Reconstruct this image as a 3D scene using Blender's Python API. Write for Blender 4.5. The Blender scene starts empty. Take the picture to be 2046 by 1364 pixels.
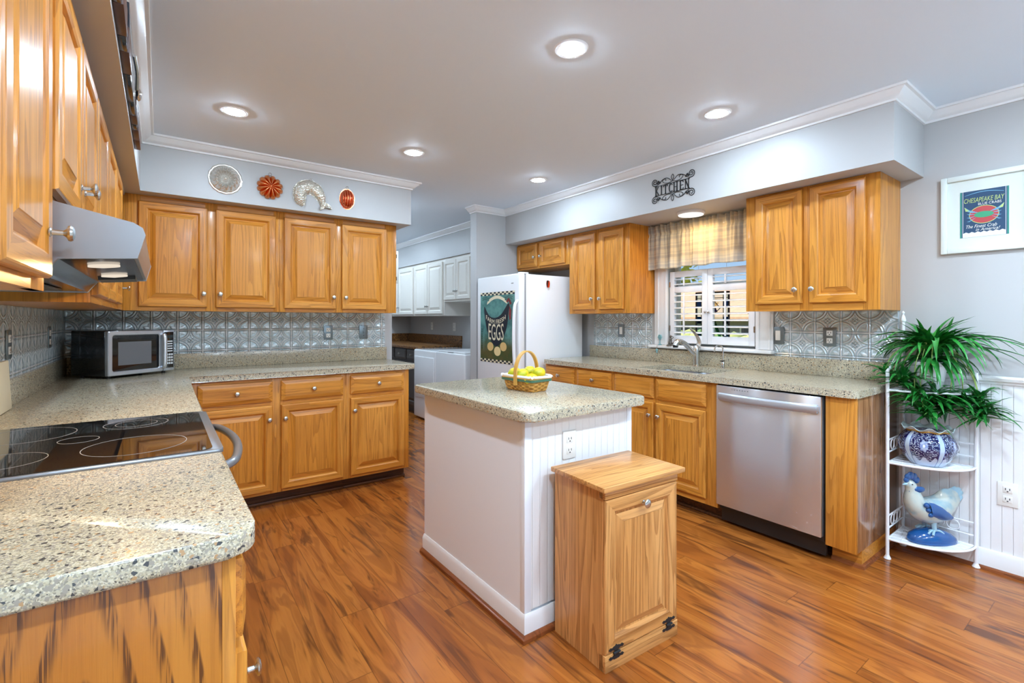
import bpy, bmesh, math, random
from mathutils import Vector, Matrix
random.seed(7)
S = bpy.context.scene
C = S.collection
R = math.radians
PI = math.pi

# ------------------------------------------------------------------ camera
FPX, SY, YAW, ROLL = 955.89, 638.66, R(36.30), R(0.0615)
CAM = Vector((0.6538, 0.0, 1.2679))
fw = Vector((math.sin(YAW), math.cos(YAW), 0)); rt0 = Vector((math.cos(YAW), -math.sin(YAW), 0)); up0 = Vector((0, 0, 1))
rt = rt0*math.cos(ROLL) + up0*math.sin(ROLL); up = up0*math.cos(ROLL) - rt0*math.sin(ROLL)
cd = bpy.data.cameras.new('camera'); cam = bpy.data.objects.new('camera', cd); C.objects.link(cam)
cam.matrix_world = Matrix(((rt.x, up.x, -fw.x, CAM.x), (rt.y, up.y, -fw.y, CAM.y), (rt.z, up.z, -fw.z, CAM.z), (0, 0, 0, 1)))
cd.sensor_fit = 'HORIZONTAL'; cd.sensor_width = 36; cd.lens = FPX*36/2046; cd.shift_y = -(682-SY)/2046; cd.clip_start = 0.05
S.camera = cam

# ------------------------------------------------------------------ view, sky, sun, lamps
S.view_settings.view_transform = 'Standard'; S.view_settings.look = 'None'; S.view_settings.gamma = 1
S.view_settings.use_curve_mapping = False; S.view_settings.exposure = 0.68
S.cycles.use_denoising = True
S.cycles.max_bounces = 10; S.cycles.diffuse_bounces = 4; S.cycles.glossy_bounces = 5; S.cycles.transparent_max_bounces = 12
S.cycles.sample_clamp_indirect = 6; S.cycles.caustics_reflective = False; S.cycles.caustics_refractive = False
W = bpy.data.worlds.new('sky'); S.world = W; W.use_nodes = True
wn = W.node_tree.nodes; wl = W.node_tree.links
sky = wn.new('ShaderNodeTexSky'); sky.sky_type = 'HOSEK_WILKIE'; sky.turbidity = 2.6; sky.sun_direction = Vector((-.5, .35, .8)).normalized()
wl.new(sky.outputs[0], wn['Background'].inputs[0]); wn['Background'].inputs[1].default_value = 2.4
sd = bpy.data.lights.new('sun', 'SUN'); sd.energy = 4.5; sd.angle = R(1); sd.color = (1, .95, .86)
sun = bpy.data.objects.new('sun', sd); C.objects.link(sun); sun.rotation_euler = Vector((.5, -.35, -.8)).to_track_quat('-Z', 'Y').to_euler()
LAMP_S = 325.0         # radiance of a recessed lamp's dome
LAMP_C = (.64, .82, 1.0)
CEIL = 2.41
XL, XR, YB = .147, 4.07, 4.185        # left wall, right wall, back wall faces
YD = -4.2                              # dining end of the room

# ------------------------------------------------------------------ object helpers
ORG = {}
def tagd(o, label=None, cat=None, group=None, kind=None):
    if label: o['label'] = label
    if cat: o['category'] = cat
    if group: o['group'] = group
    if kind: o['kind'] = kind
    return o
def thing(name, label, cat, loc=(0, 0, 0), rz=0, group=None):
    o = bpy.data.objects.new(name, None); C.objects.link(o); o.empty_display_size = .05
    o.location = loc; o.rotation_euler = (0, 0, rz); ORG[o] = Vector(loc)
    return tagd(o, label, cat, group)
def obj(name, bm, mats, parent=None, local=False, smooth=35, label=None, loc=None):
    """Link bm (world coordinates unless local) as ONE mesh object."""
    bmesh.ops.recalc_face_normals(bm, faces=bm.faces)
    org = ORG.get(parent, Vector((0, 0, 0))) if parent else (Vector(loc) if loc else Vector((0, 0, 0)))
    if not local: bmesh.ops.translate(bm, verts=bm.verts, vec=-org)
    me = bpy.data.meshes.new(name); bm.to_mesh(me); bm.free()
    for m in (mats if isinstance(mats, (list, tuple)) else [mats]): me.materials.append(m)
    if smooth:
        me.polygons.foreach_set('use_smooth', [True]*len(me.polygons)); me.set_sharp_from_angle(angle=R(smooth))
    o = bpy.data.objects.new(name, me); C.objects.link(o)
    if parent: o.parent = parent
    elif loc: o.location = loc
    ORG[o] = org
    if label: o['label'] = label
    return o
def struct(name, bm, mats, parent=None, **k):
    o = obj(name, bm, mats, parent, **k)
    if not parent: o['kind'] = 'structure'
    return o
def one(name, bm, mats, label, cat, group=None, loc=None, **k):
    return tagd(obj(name, bm, mats, loc=loc, **k), label, cat, group)

def NB(): return bmesh.new()
def box(bm, x0, x1, y0, y1, z0, z1, mi=0, bev=0, seg=2):
    t = bmesh.new() if bev else bm
    v = [t.verts.new(p) for p in ((x0, y0, z0), (x1, y0, z0), (x1, y1, z0), (x0, y1, z0), (x0, y0, z1), (x1, y0, z1), (x1, y1, z1), (x0, y1, z1))]
    fs = [t.faces.new([v[i] for i in q]) for q in ((0, 3, 2, 1), (4, 5, 6, 7), (0, 1, 5, 4), (1, 2, 6, 5), (2, 3, 7, 6), (3, 0, 4, 7))]
    for f in fs: f.material_index = mi
    if bev:
        bmesh.ops.bevel(t, geom=t.edges[:], offset=bev, segments=seg, affect='EDGES', profile=.5, clamp_overlap=True)
        for f in t.faces: f.material_index = mi
        join(bm, t)
    return bm
def join(bm, t, M=None):
    if M is not None: bmesh.ops.transform(t, matrix=M, verts=t.verts)
    mp = {v: bm.verts.new(v.co) for v in t.verts}
    for f in t.faces:
        try:
            g = bm.faces.new([mp[v] for v in f.verts]); g.material_index = f.material_index
        except ValueError: pass
    t.free(); return bm
def slab(bm, pts, z0, z1, mi=0, bev=0, seg=2):
    t = bmesh.new()
    lo = [t.verts.new((p[0], p[1], z0)) for p in pts]; hi = [t.verts.new((p[0], p[1], z1)) for p in pts]
    n = len(pts)
    t.faces.new(lo[::-1]); t.faces.new(hi)
    for i in range(n): t.faces.new((lo[i], lo[(i+1) % n], hi[(i+1) % n], hi[i]))
    if bev:
        es = [e for e in t.edges if abs(e.verts[0].co.z-e.verts[1].co.z) < 1e-6]
        bmesh.ops.bevel(t, geom=es, offset=bev, segments=seg, affect='EDGES', profile=.5)
    for f in t.faces: f.material_index = mi
    return join(bm, t)
def rounded(x0, x1, y0, y1, r=(.03, .03, .03, .03), n=6):
    """Outline with corner radii in the order (x0,y0) (x1,y0) (x1,y1) (x0,y1)."""
    out = []
    for (cx, cy, sx, sy, a0), rr in zip(((x0, y0, 1, 1, PI), (x1, y0, -1, 1, 1.5*PI), (x1, y1, -1, -1, 0), (x0, y1, 1, -1, .5*PI)), r):
        if rr <= 0: out.append((cx, cy)); continue
        ox, oy = cx+sx*rr, cy+sy*rr
        for k in range(n+1):
            a = a0 + .5*PI*k/n; out.append((ox+rr*math.cos(a), oy+rr*math.sin(a)))
    return out
def frame_of(axis):
    a = Vector(axis).normalized(); h = Vector((0, 0, 1)) if abs(a.z) < .9 else Vector((1, 0, 0))
    x = h.cross(a).normalized(); y = a.cross(x); return x, y, a
def lathe(bm, prof, c=(0, 0, 0), axis=(0, 0, 1), seg=20, mi=0, cap=True, fn=None):
    x, y, a = frame_of(axis); c = Vector(c); rings = []
    for r, h in prof:
        ring = []
        for k in range(seg):
            t = 2*PI*k/seg; rr = fn(r, h, t) if fn else r
            ring.append(bm.verts.new(c + x*(rr*math.cos(t)) + y*(rr*math.sin(t)) + a*h))
        rings.append(ring)
    for i in range(len(rings)-1):
        for k in range(seg):
            f = bm.faces.new((rings[i][k], rings[i][(k+1) % seg], rings[i+1][(k+1) % seg], rings[i+1][k])); f.material_index = mi
    if cap:
        for ring in (rings[0], rings[-1]):
            try: bm.faces.new(ring).material_index = mi
            except ValueError: pass
    return bm
def tube(bm, pts, r, seg=8, mi=0, closed=False, flat=1.0):
    """Tube along pts; r a number or list; flat squashes the second cross axis."""
    pts = [Vector(p) for p in pts]; n = len(pts); rr = r if isinstance(r, (list, tuple)) else [r]*n
    rings = []; px = None
    for i, p in enumerate(pts):
        if closed: d = pts[(i+1) % n]-pts[i-1]
        else: d = pts[min(i+1, n-1)]-pts[max(i-1, 0)]
        d.normalize()
        if px is None: px, py, _ = frame_of(d)
        else:
            px = (px - d*px.dot(d)).normalized(); py = d.cross(px)
        rings.append([bm.verts.new(p + px*(rr[i]*math.cos(2*PI*k/seg)) + py*(rr[i]*flat*math.sin(2*PI*k/seg))) for k in range(seg)])
    m = n if closed else n-1
    for i in range(m):
        a, b = rings[i], rings[(i+1) % n]
        for k in range(seg):
            f = bm.faces.new((a[k], a[(k+1) % seg], b[(k+1) % seg], b[k])); f.material_index = mi
    if not closed:
        for ring in (rings[0], rings[-1]): bm.faces.new(ring).material_index = mi
    return bm
def ball(bm, c, rx, ry=None, rz=None, seg=16, mi=0, M=None):
    t = bmesh.new(); bmesh.ops.create_uvsphere(t, u_segments=seg, v_segments=max(6, seg*2//3), radius=1)
    bmesh.ops.scale(t, verts=t.verts, vec=(rx, ry or rx, rz or rx))
    for f in t.faces: f.material_index = mi
    if M is not None: bmesh.ops.transform(t, matrix=M, verts=t.verts)
    return join(bm, t, Matrix.Translation(c))
def loft(bm, loops, mi=0, cap=True, closed=True, sidemat=None):
    rings = [[bm.verts.new(p) for p in L] for L in loops]; n = len(rings[0])
    for i in range(len(rings)-1):
        for k in range(n if closed else n-1):
            f = bm.faces.new((rings[i][k], rings[i][(k+1) % n], rings[i+1][(k+1) % n], rings[i+1][k]))
            f.material_index = sidemat(k) if sidemat else mi
    if cap:
        bm.faces.new(rings[0]).material_index = mi; bm.faces.new(rings[-1]).material_index = mi
    return bm
def catmull(pts, n=8, closed=False):
    P = [Vector(p) for p in pts]; out = []; m = len(P)
    for i in range(m if closed else m-1):
        p0, p1, p2, p3 = (P[(i-1) % m], P[i], P[(i+1) % m], P[(i+2) % m]) if closed else (P[max(i-1, 0)], P[i], P[i+1], P[min(i+2, m-1)])
        for k in range(n):
            t = k/n; out.append(.5*((2*p1)+(p2-p0)*t+(2*p0-5*p1+4*p2-p3)*t*t+(3*p1-p0-3*p2+p3)*t**3))
    if not closed: out.append(P[-1])
    return out

class Face:
    """A vertical face: u along it, z up, w outward."""
    def __init__(s, axis, base, sign): s.axis, s.base, s.sign = axis, base, sign
    def P(s, u, z, w=0):
        return Vector((s.base+s.sign*w, u, z)) if s.axis == 'x' else Vector((u, s.base+s.sign*w, z))
    def n(s): return Vector((s.sign, 0, 0)) if s.axis == 'x' else Vector((0, s.sign, 0))
    def box(s, bm, u0, u1, z0, z1, w0, w1, mi=0, bev=0):
        a, b = s.P(u0, z0, w0), s.P(u1, z1, w1)
        return box(bm, min(a.x, b.x), max(a.x, b.x), min(a.y, b.y), max(a.y, b.y), z0, z1, mi, bev)
    def poly(s, bm, pts, w0, w1, mi=0):
        """Flat shape of given (u,z) outline, w0..w1 thick."""
        lo = [bm.verts.new(s.P(u, z, w0)) for u, z in pts]; hi = [bm.verts.new(s.P(u, z, w1)) for u, z in pts]; n = len(pts)
        fs = [bm.faces.new(lo[::-1]), bm.faces.new(hi)] + [bm.faces.new((lo[i], lo[(i+1) % n], hi[(i+1) % n], hi[i])) for i in range(n)]
        for f in fs: f.material_index = mi
        return bm

# ------------------------------------------------------------------ material helpers
class E:
    nt = None
    def __init__(s, k): s.k = k
    @staticmethod
    def m(op, *a):
        n = E.nt.nodes.new('ShaderNodeMath'); n.operation = op
        for i, v in enumerate(a):
            v = v.k if isinstance(v, E) else v
            if isinstance(v, (int, float)): n.inputs[i].default_value = v
            else: E.nt.links.new(v, n.inputs[i])
        return E(n.outputs[0])
    def __add__(s, o): return E.m('ADD', s, o)
    __radd__ = __add__
    def __sub__(s, o): return E.m('SUBTRACT', s, o)
    def __rsub__(s, o): return E.m('SUBTRACT', o, s)
    def __mul__(s, o): return E.m('MULTIPLY', s, o)
    __rmul__ = __mul__
    def __truediv__(s, o): return E.m('DIVIDE', s, o)
def esin(a): return E.m('SINE', a)
def eabs(a): return E.m('ABSOLUTE', a)
def efl(a): return E.m('FLOOR', a)
def efr(a): return E.m('FRACT', a)
def emin(a, b): return E.m('MINIMUM', a, b)
def emax(a, b): return E.m('MAXIMUM', a, b)
def esq(a): return E.m('SQRT', a)
def elt(a, b): return E.m('LESS_THAN', a, b)
def egt(a, b): return E.m('GREATER_THAN', a, b)
def ss(a, lo, hi, o0=0.0, o1=1.0):
    n = E.nt.nodes.new('ShaderNodeMapRange'); n.interpolation_type = 'SMOOTHSTEP'; E.nt.links.new(a.k, n.inputs[0])
    for i, v in enumerate((lo, hi, o0, o1)): n.inputs[i+1].default_value = v
    return E(n.outputs[0])
def mixc(f, a, b, mode='MIX'):
    n = E.nt.nodes.new('ShaderNodeMix'); n.data_type = 'RGBA'; n.blend_type = mode
    for idx, v in ((0, f), (6, a), (7, b)):
        v = v.k if isinstance(v, E) else v
        if isinstance(v, (int, float)): n.inputs[idx].default_value = v
        elif isinstance(v, (tuple, list)): n.inputs[idx].default_value = (*v[:3], 1)
        else: E.nt.links.new(v, n.inputs[idx])
    return E(n.outputs[2])
def noise(vec, scale=5, detail=2, rough=.5, dist=0.0, out=0):
    n = E.nt.nodes.new('ShaderNodeTexNoise'); n.inputs['Scale'].default_value = scale; n.inputs['Detail'].default_value = detail
    n.inputs['Roughness'].default_value = rough; n.inputs['Distortion'].default_value = dist; E.nt.links.new(vec.k, n.inputs['Vector']); return E(n.outputs[out])
def voro(vec, scale, out='Color', feature='F1', rnd=1.0):
    n = E.nt.nodes.new('ShaderNodeTexVoronoi'); n.feature = feature; n.inputs['Scale'].default_value = scale; n.inputs['Randomness'].default_value = rnd
    E.nt.links.new(vec.k, n.inputs['Vector']); return E(n.outputs[out])
def comb(x, y, z):
    n = E.nt.nodes.new('ShaderNodeCombineXYZ')
    for i, v in enumerate((x, y, z)):
        v = v.k if isinstance(v, E) else v
        if isinstance(v, (int, float)): n.inputs[i].default_value = v
        else: E.nt.links.new(v, n.inputs[i])
    return E(n.outputs[0])
def sep(v):
    n = E.nt.nodes.new('ShaderNodeSeparateXYZ'); E.nt.links.new(v.k, n.inputs[0]); return [E(n.outputs[i]) for i in range(3)]
def pos():
    n = E.nt.nodes.new('ShaderNodeTexCoord'); return E(n.outputs['Object'])
def orand():
    n = E.nt.nodes.new('ShaderNodeObjectInfo'); return E(n.outputs['Random'])
def vscale(v, s):
    n = E.nt.nodes.new('ShaderNodeVectorMath'); n.operation = 'MULTIPLY'; E.nt.links.new(v.k, n.inputs[0]); n.inputs[1].default_value = s; return E(n.outputs[0])
def vadd(v, o):
    n = E.nt.nodes.new('ShaderNodeVectorMath'); n.operation = 'ADD'; E.nt.links.new(v.k, n.inputs[0])
    if isinstance(o, E): E.nt.links.new(o.k, n.inputs[1])
    else: n.inputs[1].default_value = o
    return E(n.outputs[0])
def ramp(f, stops, interp='LINEAR'):
    n = E.nt.nodes.new('ShaderNodeValToRGB'); n.color_ramp.interpolation = interp; el = n.color_ramp.elements
    while len(el) < len(stops): el.new(.5)
    for e, (p, c) in zip(el, stops): e.position = p; e.color = (*c, 1)
    E.nt.links.new(f.k, n.inputs[0]); return E(n.outputs[0])
def wnoise(v, out='Value'):
    n = E.nt.nodes.new('ShaderNodeTexWhiteNoise'); n.noise_dimensions = '3D'; E.nt.links.new(v.k, n.inputs[0]); return E(n.outputs[out])
def bump(h, strength=.3, dist=.01):
    n = E.nt.nodes.new('ShaderNodeBump'); n.inputs['Strength'].default_value = strength; n.inputs['Distance'].default_value = dist
    E.nt.links.new(h.k, n.inputs['Height']); return E(n.outputs[0])
def srgb(r, g, b):
    return tuple((c/255/12.92) if c/255 <= .04045 else ((c/255+.055)/1.055)**2.4 for c in (r, g, b))
def mat(name, color=(.8, .8, .8), rough=.5, metal=0, build=None, **k):
    m = bpy.data.materials.new(name); m.use_nodes = True; E.nt = m.node_tree; p = m.node_tree.nodes['Principled BSDF']
    p.inputs['Base Color'].default_value = (*color, 1); p.inputs['Roughness'].default_value = rough; p.inputs['Metallic'].default_value = metal
    for kk, v in k.items():
        i = p.inputs[kk.replace('_', ' ')]; i.default_value = (*v, 1) if isinstance(v, tuple) else v
    if build:
        for kk, v in build().items(): m.node_tree.links.new(v.k, p.inputs[kk])
    return m

# ------------------------------------------------------------------ materials
def oak(name, axis, light, mid, dark, rough=.30, rings=26, contrast=1.0, scale=1.0, coat=.12):
    def b():
        v = vadd(pos(), vscale(comb(orand(), orand()*3.7, orand()*7.1), (9, 9, 9)))
        lo = .055; sc = {'x': (lo, 1, 1), 'y': (1, lo, 1), 'z': (1, 1, lo)}[axis]
        g = vscale(v, tuple(s*scale for s in sc))
        n1 = noise(g, 11, 2, .45, .4)
        ring = efr(n1*rings*.45); ring = ss(ring, .25, 1.0)*ss(ring, .97, 1.0, 1, .2)
        ax = lambda k: {'x': (k, 1, 1), 'y': (1, k, 1), 'z': (1, 1, k)}[axis]
        pores = noise(vscale(v, ax(.025)), 420, 2, .6)
        pr = ss(pores, .50, .66)
        fib = noise(vscale(v, ax(.02)), 90, 2, .6)
        tone = noise(vscale(v, ax(.2)), 4.5, 1)
        c = mixc(ss(tone, .3, .7), light, mid)
        c = mixc(ss(fib, .42, .72)*(.32*contrast), c, dark)
        c = mixc(ring*(.62*contrast), c, dark)
        c = mixc(pr*(.14+.5*contrast*ring), c, tuple(x*.5 for x in dark))
        c = mixc(orand()*.22, c, mid)
        h = pores*.3+ring*.2
        return {'Base Color': c, 'Normal': bump(h, .12, .002)}
    return mat(name, rough=rough, build=b, Coat_Weight=coat, Coat_Roughness=.12, Specular_IOR_Level=.32)
OL, OM, OD = srgb(220, 152, 66), srgb(206, 134, 48), srgb(146, 82, 24)
oak_x, oak_y, oak_z = (oak('honey_oak_'+a, a, OL, OM, OD, contrast=.75) for a in 'xyz')
def b_end():
    v = pos(); x, y, z = sep(v); n = noise(vscale(v, (1, 1, .25)), 5, 2)
    u1 = x-.415; u2 = x-.02
    a1 = z*.9+esq(u1*u1+.0006)*4.6+(n-.5)*.22
    ring = efr(a1*5.2); ring = ss(ring, .45, .8)*ss(ring, .9, 1.0, 1, 0)
    pores = noise(vscale(v, (1, 1, .03)), 300, 2, .65); fib = noise(vscale(v, (1, 1, .02)), 70, 2)
    tone = noise(vscale(v, (1, 1, .1)), 7, 1)
    c = mixc(ss(tone, .3, .7), srgb(200, 130, 50), srgb(184, 110, 34))
    c = mixc(ss(fib, .45, .7)*.35, c, srgb(150, 86, 26))
    c = mixc(ring*.35, c, srgb(150, 88, 30))
    c = mixc(ring*ss(pores, .42, .56)*.9, c, srgb(82, 44, 18)); c = mixc(ss(pores, .60, .72)*.35, c, srgb(110, 62, 22))
    return {'Base Color': c, 'Normal': bump(pores, .15, .002)}
oak_end = mat('coarse_oak', rough=.3, build=b_end, Coat_Weight=.2)
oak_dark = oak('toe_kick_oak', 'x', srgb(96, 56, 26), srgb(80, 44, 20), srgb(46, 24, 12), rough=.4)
PL, PM, PD = srgb(220, 162, 98), srgb(206, 144, 80), srgb(146, 90, 42)
pale_x, pale_y, pale_z = (oak('pale_oak_'+a, a, PL, PM, PD, rings=30, contrast=.95, rough=.3) for a in 'xyz')
shoe_wood = oak('shoe_molding_wood', 'y', srgb(150, 84, 44), srgb(132, 70, 36), srgb(84, 42, 20), rough=.3)

def b_floor():
    x, y, z = sep(pos()); w, L = .127, 1.22
    row = efl(x/w); off = wnoise(comb(row, 3.1, 0))
    yy = y/L+off; col = efl(yy); idv = comb(row, col, 7.7)
    r1 = wnoise(idv); rc = wnoise(idv, 'Color')
    v = vadd(comb(x, y*.16, 0), vscale(rc, (13, 13, 13)))
    warp = noise(v, 5, 2, .5, 0, 1)
    v2 = vadd(v, vscale(warp, (.16, .10, 0)))
    n1 = noise(v2, 7.5, 2, .5, .9)
    bands = esin(n1*46)*.5+.5
    fine = noise(vadd(comb(x, y*.05, 0), vscale(rc, (9, 9, 9))), 120, 2)
    c = ramp(n1, [(.22, srgb(120, 60, 20)), (.40, srgb(166, 92, 34)), (.55, srgb(188, 112, 44)), (.72, srgb(142, 76, 27))])
    c = mixc(ss(bands, .5, 1.0)*.38, c, srgb(122, 62, 24))
    streak = noise(vadd(comb(x, y*.11, 0), vscale(rc, (5, 5, 5))), 12, 3, .6, 1.6)
    c = mixc(ss(streak, .53, .68)*.8, c, srgb(74, 38, 18))
    c = mixc(ss(fine, .5, .75)*.25, c, srgb(110, 58, 24))
    c = mixc(r1*.35, c, mixc(.5, c, srgb(156, 88, 42)))
    gx = efr(x/w); gy = efr(yy)
    gap = emax(emax(elt(gx, .010), egt(gx, .990)), emax(elt(gy, .0012), egt(gy, .9988)))
    c = mixc(gap*.55, c, srgb(60, 32, 16))
    c = mixc(.16, c, srgb(84, 40, 16))
    return {'Base Color': c}
floor_m = mat('laminate_planks', rough=.21, build=b_floor)

def b_quartz():
    v = pos()
    v = vadd(v, vscale(noise(v, 60, 1, .5, 0, 1), (.006, .006, .006)))
    c1 = sep(voro(v, 420))[0]; c2 = sep(voro(vadd(v, (3, 5, 1)), 200))
    base = ramp(c1, [(.0, srgb(146, 137, 118)), (.16, srgb(190, 179, 152)), (.42, srgb(212, 201, 174)), (.62, srgb(178, 165, 138)), (.78, srgb(196, 181, 150)), (.89, srgb(158, 152, 138)), (.975, srgb(96, 90, 82))], 'CONSTANT')
    c = mixc(egt(c2[0], .86), base, srgb(160, 150, 134))
    c = mixc(egt(c2[1], .95), c, srgb(72, 72, 72))
    c = mixc(egt(c2[2], .972), c, srgb(184, 146, 104))
    return {'Base Color': c}
quartz = mat('speckled_quartz', rough=.2, build=b_quartz, Coat_Weight=.15, Coat_Roughness=.1)

def tin(axis, ua, up_, za, zp):
    def b():
        x, y, z = sep(pos()); uu = x if axis == 'x' else y
        u = efr((uu-ua)/up_); v = efr((z-za)/zp)
        cx, cy = emin(u, 1-u), emin(v, 1-v)
        r = esq(cx*cx+cy*cy)
        def line(d, w): return ss(eabs(d), 0, w, 1.0, 0.0)
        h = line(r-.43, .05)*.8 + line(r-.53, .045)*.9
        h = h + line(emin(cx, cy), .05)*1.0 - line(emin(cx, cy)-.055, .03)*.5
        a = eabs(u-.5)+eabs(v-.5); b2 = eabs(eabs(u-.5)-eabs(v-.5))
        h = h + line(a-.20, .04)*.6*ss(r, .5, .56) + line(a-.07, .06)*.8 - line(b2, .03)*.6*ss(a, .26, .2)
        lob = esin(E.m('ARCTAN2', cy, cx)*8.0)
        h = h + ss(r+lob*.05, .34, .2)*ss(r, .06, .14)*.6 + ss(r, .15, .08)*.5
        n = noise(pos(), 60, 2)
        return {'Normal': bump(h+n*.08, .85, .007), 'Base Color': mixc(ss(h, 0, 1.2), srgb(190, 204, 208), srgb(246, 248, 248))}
    return mat('pressed_tin_'+axis+str(round(ua, 2)), rough=.26, metal=.35, build=b)
tin_back = tin('x', .903, .1509, 1.19, .15); tin_left = tin('y', .9, .1509, 1.19, .15); tin_right = tin('y', 1.038, .1483, 1.19, .15)

def paint(name, c, rough=.55, b=.04):
    def f():
        n = noise(pos(), 260, 2); return {'Normal': bump(n, b, .001)}
    return mat(name, c, rough, build=f)
wall_m = paint('blue_grey_paint', srgb(186, 185, 184), .45)
ceil_m = paint('ceiling_paint', srgb(230, 241, 252), .7)
trim_m = mat('white_trim', srgb(238, 238, 238), .35)
white_cab = mat('white_cabinet_paint', srgb(228, 222, 212), .35)
def b_bead(axis):
    def f():
        x, y, z = sep(pos()); u = efr((x if axis == 'x' else y)/.04)
        return {'Normal': bump(ss(emin(u, 1-u), .0, .07), .6, .004)}
    return f
bead_y = mat('beadboard_y', srgb(238, 238, 238), .4, build=b_bead('y')); bead_x = mat('beadboard_x', srgb(240, 240, 240), .4, build=b_bead('x'))
island_m = mat('island_white', srgb(238, 241, 246), .45)
enamel = mat('white_enamel', srgb(238, 238, 239), .25)
enamel_grey = mat('grey_enamel_gap', srgb(150, 150, 152), .4)
plastic_w = mat('white_plastic', srgb(236, 234, 228), .35)
plastic_k = mat('black_plastic', (.012, .012, .013), .3)
slot_m = mat('dark_slot', (.02, .02, .02), .6)
def b_steel(axis):
    def f():
        sc = {'z': (1, 1, .012), 'y': (1, .012, 1), 'x': (.012, 1, 1)}[axis]
        n = noise(vscale(pos(), sc), 420, 2)
        tg = E.nt.nodes.new('ShaderNodeTangent'); tg.direction_type = 'RADIAL'; tg.axis = 'Z'
        return {'Tangent': E(tg.outputs[0]), 'Roughness': ss(n, .2, .8, .30, .36), 'Normal': bump(n, .012, .0005)}
    return f
def b_dw():
    tg = E.nt.nodes.new('ShaderNodeTangent'); tg.direction_type = 'RADIAL'; tg.axis = 'Z'
    return {'Tangent': E(tg.outputs[0])}
steel = mat('brushed_steel_upright', srgb(212, 217, 224), .24, .85, build=b_dw, Anisotropic=.92, Anisotropic_Rotation=.25)
steel_h = mat('brushed_steel_level', srgb(190, 196, 204), .3, .75, build=b_steel('y'))
chrome = mat('polished_chrome', srgb(215, 215, 215), .1, 1)
nickel = mat('satin_nickel', srgb(200, 198, 192), .25, 1)
plate_grey = mat('pewter_plate', srgb(122, 132, 136), .35, .8)
blackglass = mat('black_glass', (.006, .006, .007), .04, Coat_Weight=.5, Coat_Roughness=.02)
ringmark = mat('grey_ring_print', srgb(150, 150, 150), .3)
iron = mat('black_iron', (.02, .021, .023), .5, .3)
copper = mat('copper', srgb(232, 148, 96), .24, 1)
copper_red = mat('copper_red', srgb(222, 118, 80), .25, 1)
tinmold = mat('tin_mold', srgb(224, 220, 212), .24, .75)
def b_hammer():
    d = voro(pos(), 90, 'Distance'); return {'Normal': bump(d, .8, .006)}
tinfish = mat('tin_fish', srgb(222, 218, 204), .2, .75, build=b_hammer)
def emis(name, c, s):
    m = bpy.data.materials.new(name); m.use_nodes = True; nt = m.node_tree; nt.nodes.clear()
    e = nt.nodes.new('ShaderNodeEmission'); e.inputs[0].default_value = (*c, 1); e.inputs[1].default_value = s
    o = nt.nodes.new('ShaderNodeOutputMaterial'); nt.links.new(e.outputs[0], o.inputs[0]); return m
lamp_on = emis('lamp_diffuser', LAMP_C, LAMP_S)
hood_on = emis('hood_lamp', (1, .86, .7), .55)
hood_steel = mat('hood_steel', srgb(168, 170, 174), .3, 1, build=b_steel('y'))
def glass_mat(name, tint=(1, 1, 1), gloss=.1):
    m = bpy.data.materials.new(name); m.use_nodes = True; nt = m.node_tree; nt.nodes.clear()
    t = nt.nodes.new('ShaderNodeBsdfTransparent'); t.inputs[0].default_value = (*tint, 1); g = nt.nodes.new('ShaderNodeBsdfGlossy'); g.inputs['Roughness'].default_value = .02
    mx = nt.nodes.new('ShaderNodeMixShader'); fr = nt.nodes.new('ShaderNodeFresnel'); fr.inputs[0].default_value = 1.3; o = nt.nodes.new('ShaderNodeOutputMaterial')
    nt.links.new(fr.outputs[0], mx.inputs[0]); nt.links.new(t.outputs[0], mx.inputs[1]); nt.links.new(g.outputs[0], mx.inputs[2]); nt.links.new(mx.outputs[0], o.inputs[0]); return m
pane_m = glass_mat('window_glass')

# ------------------------------------------------------------------ the setting
bm = NB(); box(bm, -.5, 4.4, -.6, 7.8, -.1, 0); struct('floor', bm, floor_m)
bm = NB(); box(bm, -.5, 4.4, YD-.2, -.6, -.1, .004); struct('floor_added_carpet', bm, mat('added_bounce_carpet', srgb(222, 222, 224), .95))  # unseen pale carpet, added to bounce neutral light up to the ceiling
bm = NB(); box(bm, -.5, 4.4, YD-.2, 7.8, CEIL, CEIL+.12); struct('ceiling', bm, ceil_m)
bm = NB(); box(bm, 0, XL, YD, YB+.115, 0, CEIL); struct('wall_left', bm, wall_m)
bm = NB(); box(bm, XL, 2.362, YB, YB+.115, 0, CEIL); struct('wall_back', bm, wall_m)
WY0, WY1, WZ0, WZ1 = 1.712, 2.444, 1.062, 2.03      # sink window opening
def holed_wall_x(name, x0, x1, y0, y1, holes):
    bm = NB(); ys = sorted({y0, y1, *[h for a in holes for h in a[:2]]})
    for a, b in zip(ys, ys[1:]):
        hz = [h for h in holes if h[0] <= a+1e-6 and h[1] >= b-1e-6]
        if hz:
            if hz[0][2] > 0: box(bm, x0, x1, a, b, 0, hz[0][2])
            box(bm, x0, x1, a, b, hz[0][3], CEIL)
        else: box(bm, x0, x1, a, b, 0, CEIL)
    return struct(name, bm, wall_m)
SL = (-3.1, -1.1, 0.0, 2.05)                          # opening added at the unseen dining end for daylight
holed_wall_x('wall_right', XR, XR+.15, YD, 7.7, [(WY0, WY1, WZ0, WZ1), SL])
bm = NB()
for a, b, z0, z1 in ((XL, .9, 0, CEIL), (.9, 3.4, 0, .7), (.9, 3.4, 2.1, CEIL), (3.4, XR, 0, CEIL)): box(bm, a, b, YD-.15, YD, z0, z1)
struct('wall_front', bm, wall_m)
bm = NB(); box(bm, 3.22, XR, 4.10, 4.216, 0, CEIL); struct('wall_alcove', bm, wall_m)
bm = NB(); box(bm, 2.24, XR, 7.55, 7.7, 0, CEIL); struct('wall_laundry_far', bm, wall_m)
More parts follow.
